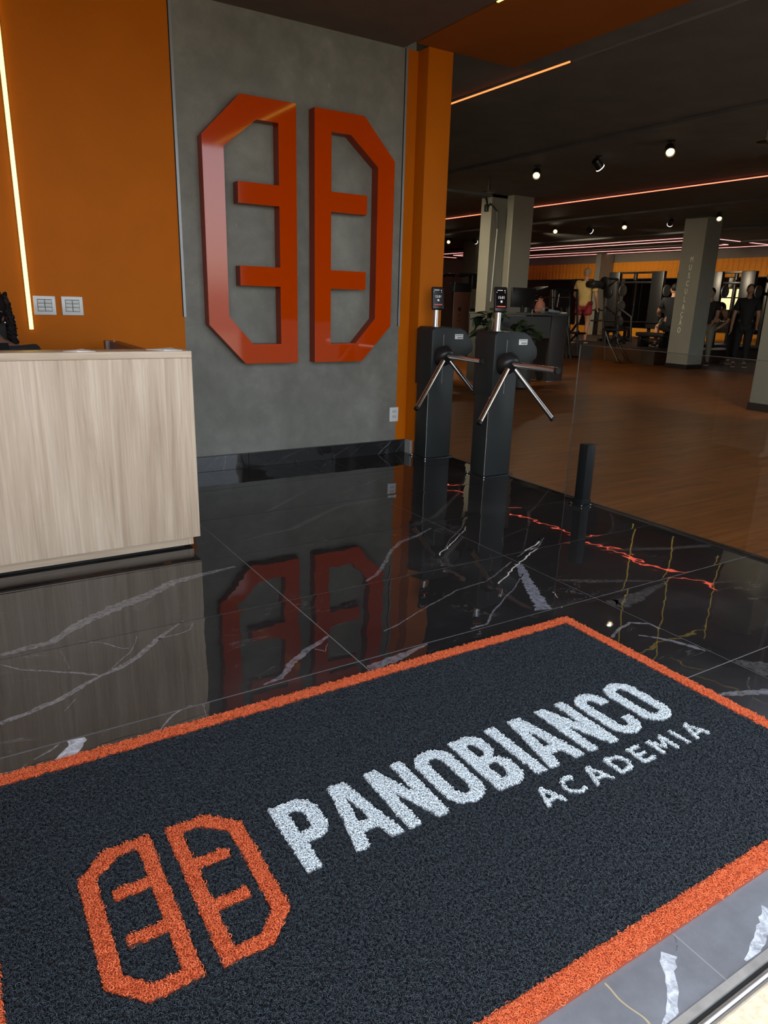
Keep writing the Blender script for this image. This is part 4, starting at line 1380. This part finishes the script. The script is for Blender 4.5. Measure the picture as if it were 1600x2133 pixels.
for zz_, hw in ((d0.z - .13, .045), (d0.z - .16, .03), (d0.z - .27, .05)):
    rebase(cb, MB().box((d0.x - hw, y0 - .034, zz_), (d0.x + hw, y0 - .031, zz_ + .014)).build('print_line', MT['pad'], cb, smooth=False))
e0 = q(975, 642); e1 = q(989, 690)
rebase(cb, MB().box((e0.x, y0 - .06, e1.z), (e1.x, y0 + .12, e0.z), .03).build('back_pad', MT['pad'], cb))
h0 = q(988, 587)
rebase(cb, MB().box((h0.x - .10, y0 - .05, h0.z - .16), (h0.x + .08, y0 + .1, h0.z + .16), .015).build('pulley_block', MT['frame'], cb))
for dz in (-.12, 0, .12):
    rebase(cb, MB().cyl((h0.x + .06, y0 - .06, h0.z + dz), (h0.x + .16, y0 - .06, h0.z + dz), .022, n=12).build('pulley', MT['steel'], cb))
for x in (e0.x + .05, e0.x + .12):
    rebase(cb, MB().cyl((x, y0 - .02, .1), (x, y0 - .02, e1.z + .1), .012, n=10).build('guide_rod', MT['steel'], cb))

# elliptical trainer behind the standing desk
el = empty('elliptical_trainer', (10.6, 11.55, 0), 'black elliptical trainer with slanted console behind the grey standing desk', 'machine')
y0 = 11.55
f0 = q(1128, 728)
rebase(el, MB().cyl((f0.x, y0 - .10, f0.z), (f0.x, y0 + .10, f0.z), .25, n=28).build('flywheel', MT['frame'], el))
rebase(el, MB().lathe([(.17, 0), (.19, .006), (.16, .010), (.05, .012), (.001, .012)], (f0.x, y0 - .10, f0.z), (0, -1, 0), 28).build('wheel_cover', MT['iron'], el))
rebase(el, MB().box((f0.x - 1.25, y0 - .22, 0), (f0.x + .30, y0 + .22, .07), .02).build('base', MT['frame'], el))
k0, k1 = q(1087, 618), q(1120, 655)
rebase(el, MB().box((k0.x, y0 - .18, k1.z - .5), (k1.x, y0 + .18, k0.z - .06), .05).build('body', MT['pad'], el))
for dy in (-.14, .14):
    mb = MB().tube([q(1086, 622, dy), q(1105, 610, dy), q(1138, 603, dy)], .022, 8)
    rebase(el, mb.build('handle', MT['frame'], el))
rebase(el, MB().tube([q(1090, 628, -.16), q(1120, 614, -.16)], .012, 8).build('trim_bar', MT['steel'], el))
c0 = q(1110, 606)
rebase(el, MB().box((-.30, -.17, -.02), (.30, .17, .02), .01, Matrix.Translation((c0.x, y0, c0.z)) @ Matrix.Rotation(-.28, 4, 'Y')).build('console', MT['pad'], el))
rebase(el, MB().cyl((k0.x + .05, y0, .05), (k0.x + .05, y0, k0.z), .04, n=12).build('mast', MT['frame'], el))
g0 = q(1086, 628)
rebase(el, MB().cyl((g0.x - .02, y0 - .19, g0.z - .05), (g0.x + .01, y0 - .19, g0.z + .05), .022, n=10).build('bottle', MT['white'], el))

# bikes / benches between desk and man
def stand_frame(name, px, base_py, x, label, cat, polys, pads=(), discs=(), steel=(), z0=0.0, gap=.45, group=None):
    """A machine standing in a vertical plane x=const, its two side frames GAP apart in depth."""
    b = at(px, base_py, 0, x)
    t = empty(name, (x, b.y, z0), label, cat, group)
    for pts in polys:
        for dx in (0, gap):
            mb = MB().tube([Vector((x + dx, v.y, max(v.z, z0 + .03))) for v in (at(u, w_, 0, x) for u, w_ in pts)], .028, 8)
            rebase(t, mb.build('frame', MT['frame'], t))
    for (u0, w0, u1, w1) in pads:
        A, B = at(u0, w0, 0, x), at(u1, w1, 0, x)
        rebase(t, MB().box((x - .02, B.y, B.z), (x + gap + .02, A.y, A.z), .03).build('pad', MT['pad'], t))
    for (u, w_, r, key) in discs:
        c = at(u, w_, 0, x)
        rebase(t, MB().lathe([(.02, -.02), (r, -.022), (r, .012), (r * .85, .022), (r * .35, .018), (.02, .03)], (x - .05, c.y, c.z), (-1, 0, 0), 24).build('weight_plate', MT[key], t))
    for pts in steel:
        rebase(t, MB().tube([at(u, w_, 0, x - .05) for u, w_ in pts], .012, 8).build('bar', MT['steel'], t))
    for pts in polys[:1]:
        v = [at(u, w_, 0, x) for u, w_ in pts]
        vm = max(v, key=lambda k: k.z)
        rebase(t, MB().cyl((x, vm.y, vm.z), (x + gap, vm.y, vm.z), .028, n=10).build('cross_bar', MT['frame'], t))
    return t


stand_frame('preacher_bench', 1152, 730, 12.4, 'black frame bench with orange-lit bars right behind the towel', 'machine',
            [[(1150, 764), (1152, 603), (1156, 603)], [(1130, 622), (1152, 618)], [(1140, 640), (1152, 668), (1160, 764)]], [(1146, 603, 1156, 640)], (), [[(1134, 619), (1185, 620)], [(1165, 612), (1160, 640)]])
stand_frame('plate_machine', 1210, 744, 13.3, 'black plate-loaded machine with pale plates beside the man in the mustard shirt', 'machine',
            [[(1186, 738), (1186, 604), (1165, 604)], [(1162, 742), (1165, 660), (1187, 652)], [(1167, 700), (1187, 672)], [(1167, 716), (1189, 690)], [(1157, 744), (1193, 744)]],
            [(1171, 690, 1204, 697)], [(1167, 622, .07, 'button'), (1179, 630, .08, 'button'), (1170, 636, .06, 'iron'), (1182, 612, .06, 'button'), (1161, 610, .05, 'iron')],
            [[(1157, 619), (1186, 619)], [(1165, 696), (1188, 682)], [(1165, 708), (1188, 694)]], gap=.28)

# calf-raise machine around the man
cf = stand_frame('calf_raise_machine', 1262, 716, 14.9, 'black calf raise machine whose shoulder pads rest on the man in the mustard shirt', 'machine',
                 [[(1256, 712), (1260, 580), (1240, 596)], [(1256, 690), (1275, 714)], [(1262, 640), (1288, 660), (1286, 714)]],
                 (), [(1262, 590, .16, 'frame'), (1270, 610, .14, 'frame')], [[(1272, 655), (1283, 625)], [(1275, 714), (1286, 702)]], z0=PZ, gap=.5)
stand_frame('flat_bench', 1290, 750, 13.52, 'black flat bench with splayed legs at the front of the platform', 'bench',
            [[(1262, 690), (1270, 716), (1288, 756)], [(1284, 703), (1266, 716)], [(1280, 757), (1296, 757)], [(1262, 690), (1258, 757)]], [(1254, 684, 1290, 690)], gap=.32)


# guarded smith machines against the mirrors
def smith(x, pxL, pxR, top, base, label, bar=True, bench=True):
    L, R_ = at(pxL, top, 0, x), at(pxR, top, 0, x)
    z1 = L.z
    t = empty('smith_machine', (x, (L.y + R_.y) / 2, PZ), label, 'machine', 'smith machines before the mirrors')
    gw = .38
    ys = (L.y, R_.y + gw)
    for y_ in ys:
        rebase(t, MB().box((x, y_ - gw, PZ + .42), (x + .05, y_, z1), .01).build('guard_panel', MT['frame'], t))
        for yy in (y_ - gw + .05, y_ - .05):
            rebase(t, MB().box((x + .06, yy - .035, PZ), (x + .13, yy + .035, z1), .006).build('upright', MT['frame'], t))
        rebase(t, MB().box((x - .35, y_ - gw / 2 - .05, PZ), (x + 1.0, y_ - gw / 2 + .05, PZ + .08), .01).build('base_rail', MT['frame'], t))
        rebase(t, MB().box((x + .85, y_ - gw / 2 - .04, PZ), (x + .93, y_ - gw / 2 + .04, z1), .006).build('upright', MT['frame'], t))
        rebase(t, MB().cyl((x + .30, y_ - gw / 2, PZ + .1), (x + .30, y_ - gw / 2, z1 - .05), .016, n=10).build('guide_rod', MT['steel'], t))
        for k in range(3):
            zc_ = PZ + .55 + .42 * k
            rebase(t, MB().cyl((x + .14, y_ - gw / 2 - .14, zc_), (x + .14, y_ - gw / 2 + .14, zc_), .02, n=8).build('peg', MT['steel'], t))
            rebase(t, MB().lathe([(.02, -.02), (.15, -.02), (.15, .012), (.11, .02), (.02, .02)], (x + .14, y_ - gw - .05, zc_), (0, -1, 0), 20).build('weight_plate', MT['iron'], t))
    rebase(t, MB().box((x + .05, R_.y, z1 - .05), (x + .12, L.y, z1), .006).build('top_beam', MT['frame'], t))
    rebase(t, MB().box((x + .05, R_.y + gw, z1 - .30), (x + .10, L.y - gw, z1 - .25), .006).build('cross_beam', MT['frame'], t))
    if bar:
        z_ = at(pxL, 668, 0, x).z
        rebase(t, MB().cyl((x - .02, R_.y - .1, z_), (x - .02, L.y + .1, z_), .016, n=10).build('bar', MT['steel'], t))
    if bench:
        ym = (L.y + R_.y) / 2
        rebase(t, MB().box((x - .7, ym - .45, PZ + .36), (x - .42, ym + .35, PZ + .44), .02).build('bench_pad', MT['pad'], t))
        for yy in (ym - .35, ym + .25):
            rebase(t, MB().box((x - .60, yy - .03, PZ), (x - .52, yy + .03, PZ + .36), .005).build('bench_leg', MT['frame'], t))
    return t


smith(16.4, 1270, 1384, 567, 722, 'black guarded smith machine between the man in mustard and the lettered column')
smith(17.0, 1478, 1576, 566, 735, 'black guarded smith machine past the lettered column, near the bright window', True, False)
sb = empty('step_bench', (16.0, 0, PZ), 'dark low padded bench on the platform just before the lettered column', 'bench')
A, B = at(1328, 700, 0, 15.0), at(1384, 722, 0, 15.0)
sb.location = (15.0, (A.y + B.y) / 2, PZ)
rebase(sb, MB().box((14.9, B.y, PZ + .26), (15.35, A.y, PZ + .36), .03).build('pad', MT['pad'], sb))
for yy in (B.y + .1, A.y - .1):
    rebase(sb, MB().box((14.95, yy - .04, PZ), (15.3, yy + .04, PZ + .26), .01).build('leg', MT['frame'], sb))
rebase(sb, MB().tube([(14.88, B.y, PZ + .20), (14.88, A.y, PZ + .20)], .012, 8).build('rail', MT['steel'], sb))
db = empty('dumbbell_rack', (19.6, 0, PZ), 'black rack of dumbbells under the mirrors behind the salmon bag', 'rack')
A, B = at(1165, 660, 0, 19.6), at(1240, 700, 0, 19.6)
A.y = min(A.y, 17.9)
db.location = (19.6, (A.y + B.y) / 2, PZ)
for zz_ in (.45, .80):
    rebase(db, MB().box((19.45, B.y, PZ + zz_), (19.85, A.y, PZ + zz_ + .05), .006).build('shelf', MT['frame'], db))
for yy in (B.y + .05, A.y - .05):
    rebase(db, MB().box((19.6, yy - .04, PZ), (19.7, yy + .04, PZ + .9), .006).build('leg', MT['frame'], db))
dumb = None
n = 0
for zz_ in (.50, .85):
    y = B.y + .15
    while y < A.y - .1:
        if dumb is None:
            d_ = empty('dumbbell', (0, 0, 0), 'black dumbbell on the rack under the mirrors', 'dumbbell', 'dumbbells on the rack')
            for s in (-1, 1):
                MB().cyl((s * .05, 0, .055), (s * .14, 0, .055), .055, n=12).build('head', MT['iron'], d_)
            MB().cyl((-.06, 0, .055), (.06, 0, .055), .016, n=10).build('grip', MT['steel'], d_)
            dumb = d_
        else:
            d_ = copy_tree(dumb)
        d_.location = (19.65, y, PZ + zz_)
        y += .17


# ================================================================== PEOPLE
def skin_mesh(verts, edges, radii, sub=2):
    me = bpy.data.meshes.new('skin')
    me.from_pydata([tuple(v) for v in verts], edges, [])
    o = bpy.data.objects.new('skin', me)
    COL.objects.link(o)
    o.modifiers.new('skin', 'SKIN').use_smooth_shade = True
    sv = me.skin_vertices[0].data
    for k, r in enumerate(radii):
        sv[k].radius = (r, r) if not isinstance(r, tuple) else r
        sv[k].use_root = (k == 0)
    sb_ = o.modifiers.new('sub', 'SUBSURF'); sb_.levels = sub; sb_.render_levels = sub
    out = evaluated(o)
    bpy.data.objects.remove(o); bpy.data.meshes.remove(me)
    return out


class Net:
    def __init__(s): s.v, s.e, s.r, s.n = [], [], [], {}

    def add(s, key, p, r, to=None):
        s.n[key] = len(s.v)
        s.v.append(Vector(p)); s.r.append(r)
        if to is not None: s.e.append((s.n[to], s.n[key]))
        return s


BASEJ = dict(pelvis=(0, 0, .95), spine=(0, .015, 1.13), chest=(0, .0, 1.33), neck=(0, -.01, 1.49), skull=(0, .015, 1.60), head=(0, .03, 1.665),
             shL=(-.185, 0, 1.425), elL=(-.245, -.03, 1.14), wrL=(-.265, .06, .90), shR=(.185, 0, 1.425), elR=(.245, -.03, 1.14), wrR=(.265, .06, .90),
             hipL=(-.095, 0, .90), knL=(-.105, .02, .50), anL=(-.11, -.03, .085), toL=(-.135, .13, .035),
             hipR=(.095, 0, .90), knR=(.105, .02, .50), anR=(.11, -.03, .085), toR=(.135, .13, .035))


def figure(label, loc, yaw, J=None, h=1.0, skin='skin', clothes=(), hair=None, cap=None, group=None, face=True, wide=1.0):
    """One continuous body; clothes: (name, material, joints and radii) grown over the same skeleton."""
    j = {k: Vector(v) for k, v in BASEJ.items()}
    if J: j.update({k: Vector(v) for k, v in J.items()})
    t = empty('person', loc, label, 'person', group, yaw)
    t.scale = (h, h, h)
    w_ = wide
    n = Net()
    n.add('pelvis', j['pelvis'], .125 * w_).add('spine', j['spine'], .115 * w_, 'pelvis').add('chest', j['chest'], .135 * w_, 'spine')
    n.add('neck', j['neck'], .056, 'chest').add('skull', j['skull'], .055, 'neck')
    for s in 'LR':
        up = (j['sh' + s] + j['el' + s]) / 2
        n.add('sh' + s, j['sh' + s], .062 * w_, 'chest').add('up' + s, up, .052 * w_, 'sh' + s).add('el' + s, j['el' + s], .042, 'up' + s)
        n.add('fo' + s, j['el' + s].lerp(j['wr' + s], .35), .040, 'el' + s).add('wr' + s, j['wr' + s], .027, 'fo' + s)
        d = (j['wr' + s] - j['el' + s]).normalized()
        sd = Vector((0, 1, 0)) - d * d.y
        sd = sd.normalized() if sd.length > .1 else Vector((1, 0, 0))
        out_ = d.cross(sd) * (1 if s == 'L' else -1)
        pm = j['wr' + s] + d * .075
        n.add('pm' + s, pm, (.030, .018), 'wr' + s)
        for k, (o_, ln) in enumerate(((.030, .068), (.011, .078), (-.010, .072), (-.029, .056))):
            r0 = pm + d * .022 + sd * o_
            n.add(f'f{k}{s}', r0, .0095, 'pm' + s)
            m1 = r0 + d * ln * .5 - out_ * .008
            n.add(f'g{k}{s}', m1, .0088, f'f{k}{s}')
            n.add(f'h{k}{s}', m1 + d * ln * .42 - out_ * .022, .0072, f'g{k}{s}')
        th = j['wr' + s] + d * .03 + sd * .034
        n.add('t0' + s, th, .012, 'wr' + s)
        n.add('t1' + s, th + d * .035 + sd * .016 - out_ * .006, .0095, 't0' + s)
        n.add('t2' + s, th + d * .062 + sd * .014 - out_ * .012, .008, 't1' + s)
        n.add('hip' + s, j['hip' + s], .098 * w_, 'pelvis').add('th' + s, j['hip' + s].lerp(j['kn' + s], .45), .083 * w_, 'hip' + s)
        n.add('kn' + s, j['kn' + s], .056, 'th' + s).add('ca' + s, j['kn' + s].lerp(j['an' + s], .3) + Vector((0, -.012, 0)), .055, 'kn' + s)
        n.add('an' + s, j['an' + s], .036, 'ca' + s).add('to' + s, j['to' + s], .030, 'an' + s)
    body = skin_mesh(n.v, n.e, n.r)
    bm = bmesh.new(); bm.from_mesh(body)
    hd = j['head']
    nod = (hd - j['skull'])
    pitch = math.atan2(nod.y, nod.z) - .2
    g = bmesh.ops.create_uvsphere(bm, u_segments=24, v_segments=18, radius=1)
    for v in g['verts']:
        x, y, z = v.co
        k = 1 - .18 * max(0, -z) ** 1.5 - (.06 * max(0, z))
        v.co = Vector((x * .074 * k, y * (.094 if y > 0 else .096) * (1 - .12 * max(0, -z)) + (.012 * max(0, -z) if y > 0 else 0), z * .116))
    vs = list(g['verts'])
    if face:
        for c, r in (((0, .098, -.012), (.013, .018, .026)), ((0, .107, -.026), (.017, .013, .011)), ((0, .080, -.082), (.028, .020, .022))):
            q_ = bmesh.ops.create_uvsphere(bm, u_segments=10, v_segments=8, radius=1)
            for v in q_['verts']: v.co = Vector([c[i] + v.co[i] * r[i] for i in range(3)])
            vs += q_['verts']
        for s in (-1, 1):
            q_ = bmesh.ops.create_uvsphere(bm, u_segments=10, v_segments=8, radius=1)
            for v in q_['verts']: v.co = Vector((s * .075 + v.co.x * .011, -.008 + v.co.y * .020, -.008 + v.co.z * .032))
            vs += q_['verts']
    RM = Matrix.Translation(hd) @ Matrix.Rotation(-pitch * .0, 4, 'X')
    bmesh.ops.transform(bm, matrix=RM, verts=vs)
    me = bpy.data.meshes.new('body'); bm.to_mesh(me); bm.free(); me.shade_smooth()
    link('body', me, MT[skin], t)
    if face:
        for s in (-1, 1):
            MB().ell((hd.x + s * .030, hd.y + .083, hd.z + .004), (.013, .009, .0085), 10).build('eye', MT['eye_w'], t)
            MB().ell((hd.x + s * .030, hd.y + .0905, hd.z + .004), (.005, .003, .005), 8).build('pupil', MT['hair'], t)
        MB().ell((hd.x, hd.y + .086, hd.z - .052), (.023, .010, .007), 10).build('mouth', MT['lip'], t)
    for name, m, spec in clothes:
        c = Net()
        for key, r, to in spec:
            if isinstance(key, tuple):
                a, b, f, kk = key
                c.add(kk, j[a].lerp(j[b], f), r, to)
            else:
                c.add(key, j[key], r, to)
        me = skin_mesh(c.v, c.e, c.r)
        link(name, me, MT[m], t)
    for s in 'LR':
        a, b = j['an' + s], j['to' + s]
        sh = MB().ell(((a.x + b.x) / 2, (a.y + b.y) / 2 + .0, .052), (.050, .135, .046), 16)
        o = sh.build('shoe', MT['shoe'], t)
        MB().ell(((a.x + b.x) / 2, (a.y + b.y) / 2 + .0, .018), (.053, .140, .017), 16).build('sole', MT['sole'], o)
    if hair: hair(t, hd)
    if cap: cap(t, hd)
    return t


def shirt(m, w=1.0, sleeve=.62, hem=.0, name='shirt'):
    return (name, m, [('chest', .158 * w, None), ('spine', .142 * w, 'chest'), ('pelvis', .152 * w, 'spine'), (('pelvis', 'spine', -.35 - hem, 'hem'), .155 * w, 'pelvis'),
                      (('chest', 'neck', .74, 'collar'), .088, 'chest'),
                      ('shL', .082 * w, 'chest'), (('shL', 'elL', sleeve, 'slL'), .072 * w, 'shL'), ('shR', .082 * w, 'chest'), (('shR', 'elR', sleeve, 'slR'), .072 * w, 'shR')])


def legs(m, name, upto, r0=.112, r1=.098, r2=.066):
    sp_ = [('pelvis', .140, None)]
    for s in 'LR':
        sp_.append(('hip' + s, r0, 'pelvis'))
        if upto <= 1:
            sp_.append(((f'hip{s}', f'kn{s}', upto, 'cuff' + s), r1, 'hip' + s))
        else:
            sp_ += [((f'hip{s}', f'kn{s}', .5, 'mid' + s), r1, 'hip' + s), ('kn' + s, r2, 'mid' + s), ((f'kn{s}', f'an{s}', .35, 'calf' + s), r2 * .98, 'kn' + s), ((f'kn{s}', f'an{s}', upto - 1, 'cuff' + s), r2 * .68, 'calf' + s)]
    return (name, m, sp_)


def cap_on(t, hd):
    o = MB().ell((hd.x, hd.y - .004, hd.z + .035), (.084, .104, .092), 18).build('cap', MT['cap'], t)
    MB().ell((hd.x, hd.y + .125, hd.z + .030), (.066, .075, .010), 14).build('brim', MT['cap'], o)


def short_hair(t, hd):
    MB().ell((hd.x, hd.y - .018, hd.z + .030), (.080, .096, .096), 18).build('hair', MT['hair'], t)


def tail_hair(t, hd):
    MB().ell((hd.x, hd.y - .018, hd.z + .026), (.082, .100, .100), 18).ell((hd.x, hd.y - .12, hd.z - .03), (.03, .04, .10), 12).build('hair', MT['hair'], t)


# man in mustard: back to the entrance, turned a little toward the mirrors
mp_ = at(1218, 712, 2, PZ)
mx_ = 14.45
mpos = at(1216, 640, 0, mx_)
figure('man in mustard shirt, crimson shorts and khaki cap standing at the calf raise machine', (mx_, mpos.y, PZ), -1.05,
       dict(elL=(-.26, .06, 1.15), wrL=(-.20, .26, 1.02), elR=(.28, -.02, 1.14), wrR=(.29, .12, .90), knL=(-.13, .0, .50), anL=(-.17, -.05, .085), toL=(-.20, .10, .035), knR=(.12, .03, .5)),
       1.055, 'skin', [shirt('tee', 1.14, .75, .25), legs('red', 'shorts', .62, .125, .118)], None, cap_on, wide=1.08)
# shoulder pads of the calf machine
for u, v_ in ((1205, 589), (1236, 592)):
    c = at(u, v_, 0, mx_ + .05)
    o = MB().box((c.x - .16, c.y - .16, c.z - .10), (c.x + .26, c.y + .16, c.z + .09), .08).build('shoulder_pad', MT['pad'], cf)
    rebase(cf, o)
    c2 = at(1258, 590, 0, 14.9)
    rebase(cf, MB().tube([(c.x + .1, c.y, c.z), (14.95, c.y, c.z + .02), (15.0, c2.y, c2.z)], .03, 8).build('lever', MT['frame'], cf))

# seated person in navy half behind the lettered column
ps = at(1383, 690, 0, 14.9)
figure('person in navy shirt and dark shorts sitting half behind the lettered column', (15.12, ps.y, PZ), -.7,
       dict(pelvis=(0, 0, .50), spine=(0, .02, .70), chest=(0, .03, .92), neck=(0, .03, 1.08), skull=(0, .05, 1.19), head=(0, .06, 1.255), shL=(-.19, .03, 1.01), shR=(.19, .03, 1.01),
            elL=(-.26, .14, .78), wrL=(-.20, .36, .74), elR=(.27, .14, .78), wrR=(.22, .34, .98), hipL=(-.1, .02, .47), hipR=(.1, .02, .47), knL=(-.18, .42, .47), knR=(.18, .42, .47),
            anL=(-.19, .42, .085), anR=(.19, .42, .085), toL=(-.2, .58, .035), toR=(.2, .58, .035)),
       1.1, 'skin', [shirt('navycloth', 1.12, .7), legs('blackcloth', 'shorts', .55)], short_hair, wide=1.1)
# woman and man past the column
pw = at(1472, 747, 2, 0.0)
figure('woman in black top and grey leggings standing just past the lettered column', (15.1, at(1470, 700, 0, 15.1).y, 0.004), 1.9,
       dict(elL=(-.20, .02, 1.15), wrL=(-.16, .18, 1.0), elR=(.21, .02, 1.15), wrR=(.17, .18, 1.0), anL=(-.09, -.12, .085), toL=(-.1, .03, .035), anR=(.1, .06, .085), toR=(.12, .22, .035)),
       .97, 'skin', [shirt('blackcloth', .92, .6), legs('legging', 'leggings', 1.93, .118, .098, .068)], tail_hair, wide=.9)
figure('man in black shirt and black trousers standing before the smith machine near the window', (15.6, at(1548, 700, 0, 15.6).y, 0.004), 2.2,
       dict(elL=(-.24, .05, 1.13), wrL=(-.22, .22, .95), elR=(.25, .03, 1.12), wrR=(.27, .12, .86)),
       1.02, 'skin', [shirt('blackcloth', 1.08, .72), legs('blackcloth', 'trousers', 1.95, .118, .105, .078)], short_hair, wide=1.05)
pz = at(1510, 660, 0, 16.3)
figure('person in black leaning on the smith machine bar in front of the bright window', (16.25, min(pz.y, 10.42), .004), 1.1,
       dict(pelvis=(0, -.08, .95), spine=(0, .04, 1.07), chest=(0, .20, 1.16), neck=(0, .33, 1.23), skull=(0, .41, 1.29), head=(0, .46, 1.34), shL=(-.185, .24, 1.22), shR=(.185, .24, 1.22),
            elL=(-.25, .34, .99), wrL=(-.18, .52, .86), elR=(.25, .34, .99), wrR=(.18, .52, .86), hipL=(-.095, -.08, .90), hipR=(.095, -.08, .90)),
       .98, 'skin', [shirt('blackcloth', 1.05, .7), legs('blackcloth', 'trousers', 1.95, .118, .105, .075)], short_hair)


# receptionist seated behind the counter
def curls(t, hd):
    rr = random.Random(11)
    mb = MB().ell((hd.x, hd.y - .022, hd.z + .030), (.096, .108, .108), 20)
    mb.ell((hd.x, hd.y - .070, hd.z - .09), (.125, .060, .17), 16)
    mb.build('hair', MT['hair'], t)
    lk = MB()
    for k in range(250):
        a = rr.uniform(.0, PI) if k % 3 else rr.choice((rr.uniform(.0, .5), rr.uniform(PI - .5, PI)))
        x0, y0_ = math.cos(a) * .088, -math.sin(a) * .095 - .01
        z0_ = hd.z + rr.uniform(-.06, .10)
        ph, amp = rr.uniform(0, 6), rr.uniform(.006, .013)
        ln = rr.uniform(.16, .27)
        pts = []
        for i in range(15):
            u = i / 14
            k2 = 1.05 + .38 * u ** .8
            pts.append((hd.x + x0 * k2 + math.cos(ph + u * 17) * amp, hd.y + y0_ * k2 - .01 + math.sin(ph + u * 17) * amp, z0_ - ln * u))
        lk.tube(pts, [.0075 * (1 - .6 * i / 14) for i in range(15)], 5)
    o = lk.build('curls', MT['hair'], t)
    o['kind'] = 'stuff'


RX, RY = .225, 4.10
rec = figure('receptionist with long dark curly hair, glasses and black top seated behind the counter', (RX, RY, 0), PI - .20,
             dict(pelvis=(0, 0, .52), spine=(0, .02, .70), chest=(0, .03, .86), neck=(0, .03, 1.00), skull=(0, .045, 1.085), head=(0, .055, 1.135), shL=(-.185, .02, .925), shR=(.185, .02, .925),
                  elL=(-.25, .08, .68), wrL=(-.16, .30, .78), elR=(.25, .08, .68), wrR=(.16, .30, .78), hipL=(-.1, .02, .50), hipR=(.1, .02, .50), knL=(-.12, .42, .50), knR=(.12, .42, .50),
                  anL=(-.12, .38, .085), anR=(.12, .38, .085), toL=(-.13, .52, .035), toR=(.13, .52, .035)),
             1.0, 'skin2', [shirt('blackcloth', .98, .95, name='top'), legs('blackcloth', 'trousers', 1.95)], curls)
hd = Vector((0, .055, 1.135))
gl = None
for s in (-1, 1):
    ring_ = [(hd.x + s * .034 + math.cos(a) * .026, hd.y + .104 + abs(math.cos(a)) * 0, hd.z + .004 + math.sin(a) * .021) for a in [k * PI / 8 for k in range(17)]]
    o = MB().tube(ring_, .0018, 6).build('glasses', MT['profile'], rec)
    MB().cyl((hd.x + s * .034, hd.y + .1035, hd.z + .004), (hd.x + s * .034, hd.y + .1045, hd.z + .004), .0225, n=20).build('lens', MT['lens'], o)
    MB().tube([(hd.x + s * .060, hd.y + .104, hd.z + .01), (hd.x + s * .080, hd.y + .07, hd.z + .01), (hd.x + s * .084, hd.y - .02, hd.z + .0)], .0018, 6).build('temple', MT['profile'], o)
    MB().ell((hd.x + s * .086, hd.y - .002, hd.z - .046), (.006, .006, .007), 10).build('earring', MT['steel'], rec)
# office chair with a pale shell behind her
oc = empty('office_chair', (RX + .03, RY + .16, 0), 'office chair with a pale plastic back behind the receptionist', 'chair')
MB().box((-.22, -.24, .41), (.22, .20, .47), .03).build('seat', MT['pad'], oc)
bk = MB().prism([(-.10, .60), (.10, .60), (.130, .93), (.125, 1.10), (.10, 1.155), (-.10, 1.155), (-.125, 1.10), (-.130, .93)], 1, .175, .20, .008).build('backrest', MT['white'], oc)
MB().tube([(0, .15, .42), (0, .23, .45), (0, .22, .66)], .02, 8).build('back_bar', MT['black'], oc)
MB().cyl((0, -.02, .10), (0, -.02, .42), .028, n=14).build('column_post', MT['black'], oc)
for k in range(5):
    a = k * 2 * PI / 5
    e = Vector((math.cos(a) * .28, math.sin(a) * .28 - .02, .07))
    lg = MB().tube([(0, -.02, .11), e], .018, 8).build('leg', MT['black'], oc)
    MB().cyl((e.x - .012, e.y, .03), (e.x + .012, e.y, .03), .03, n=12).build('caster', MT['black'], lg)
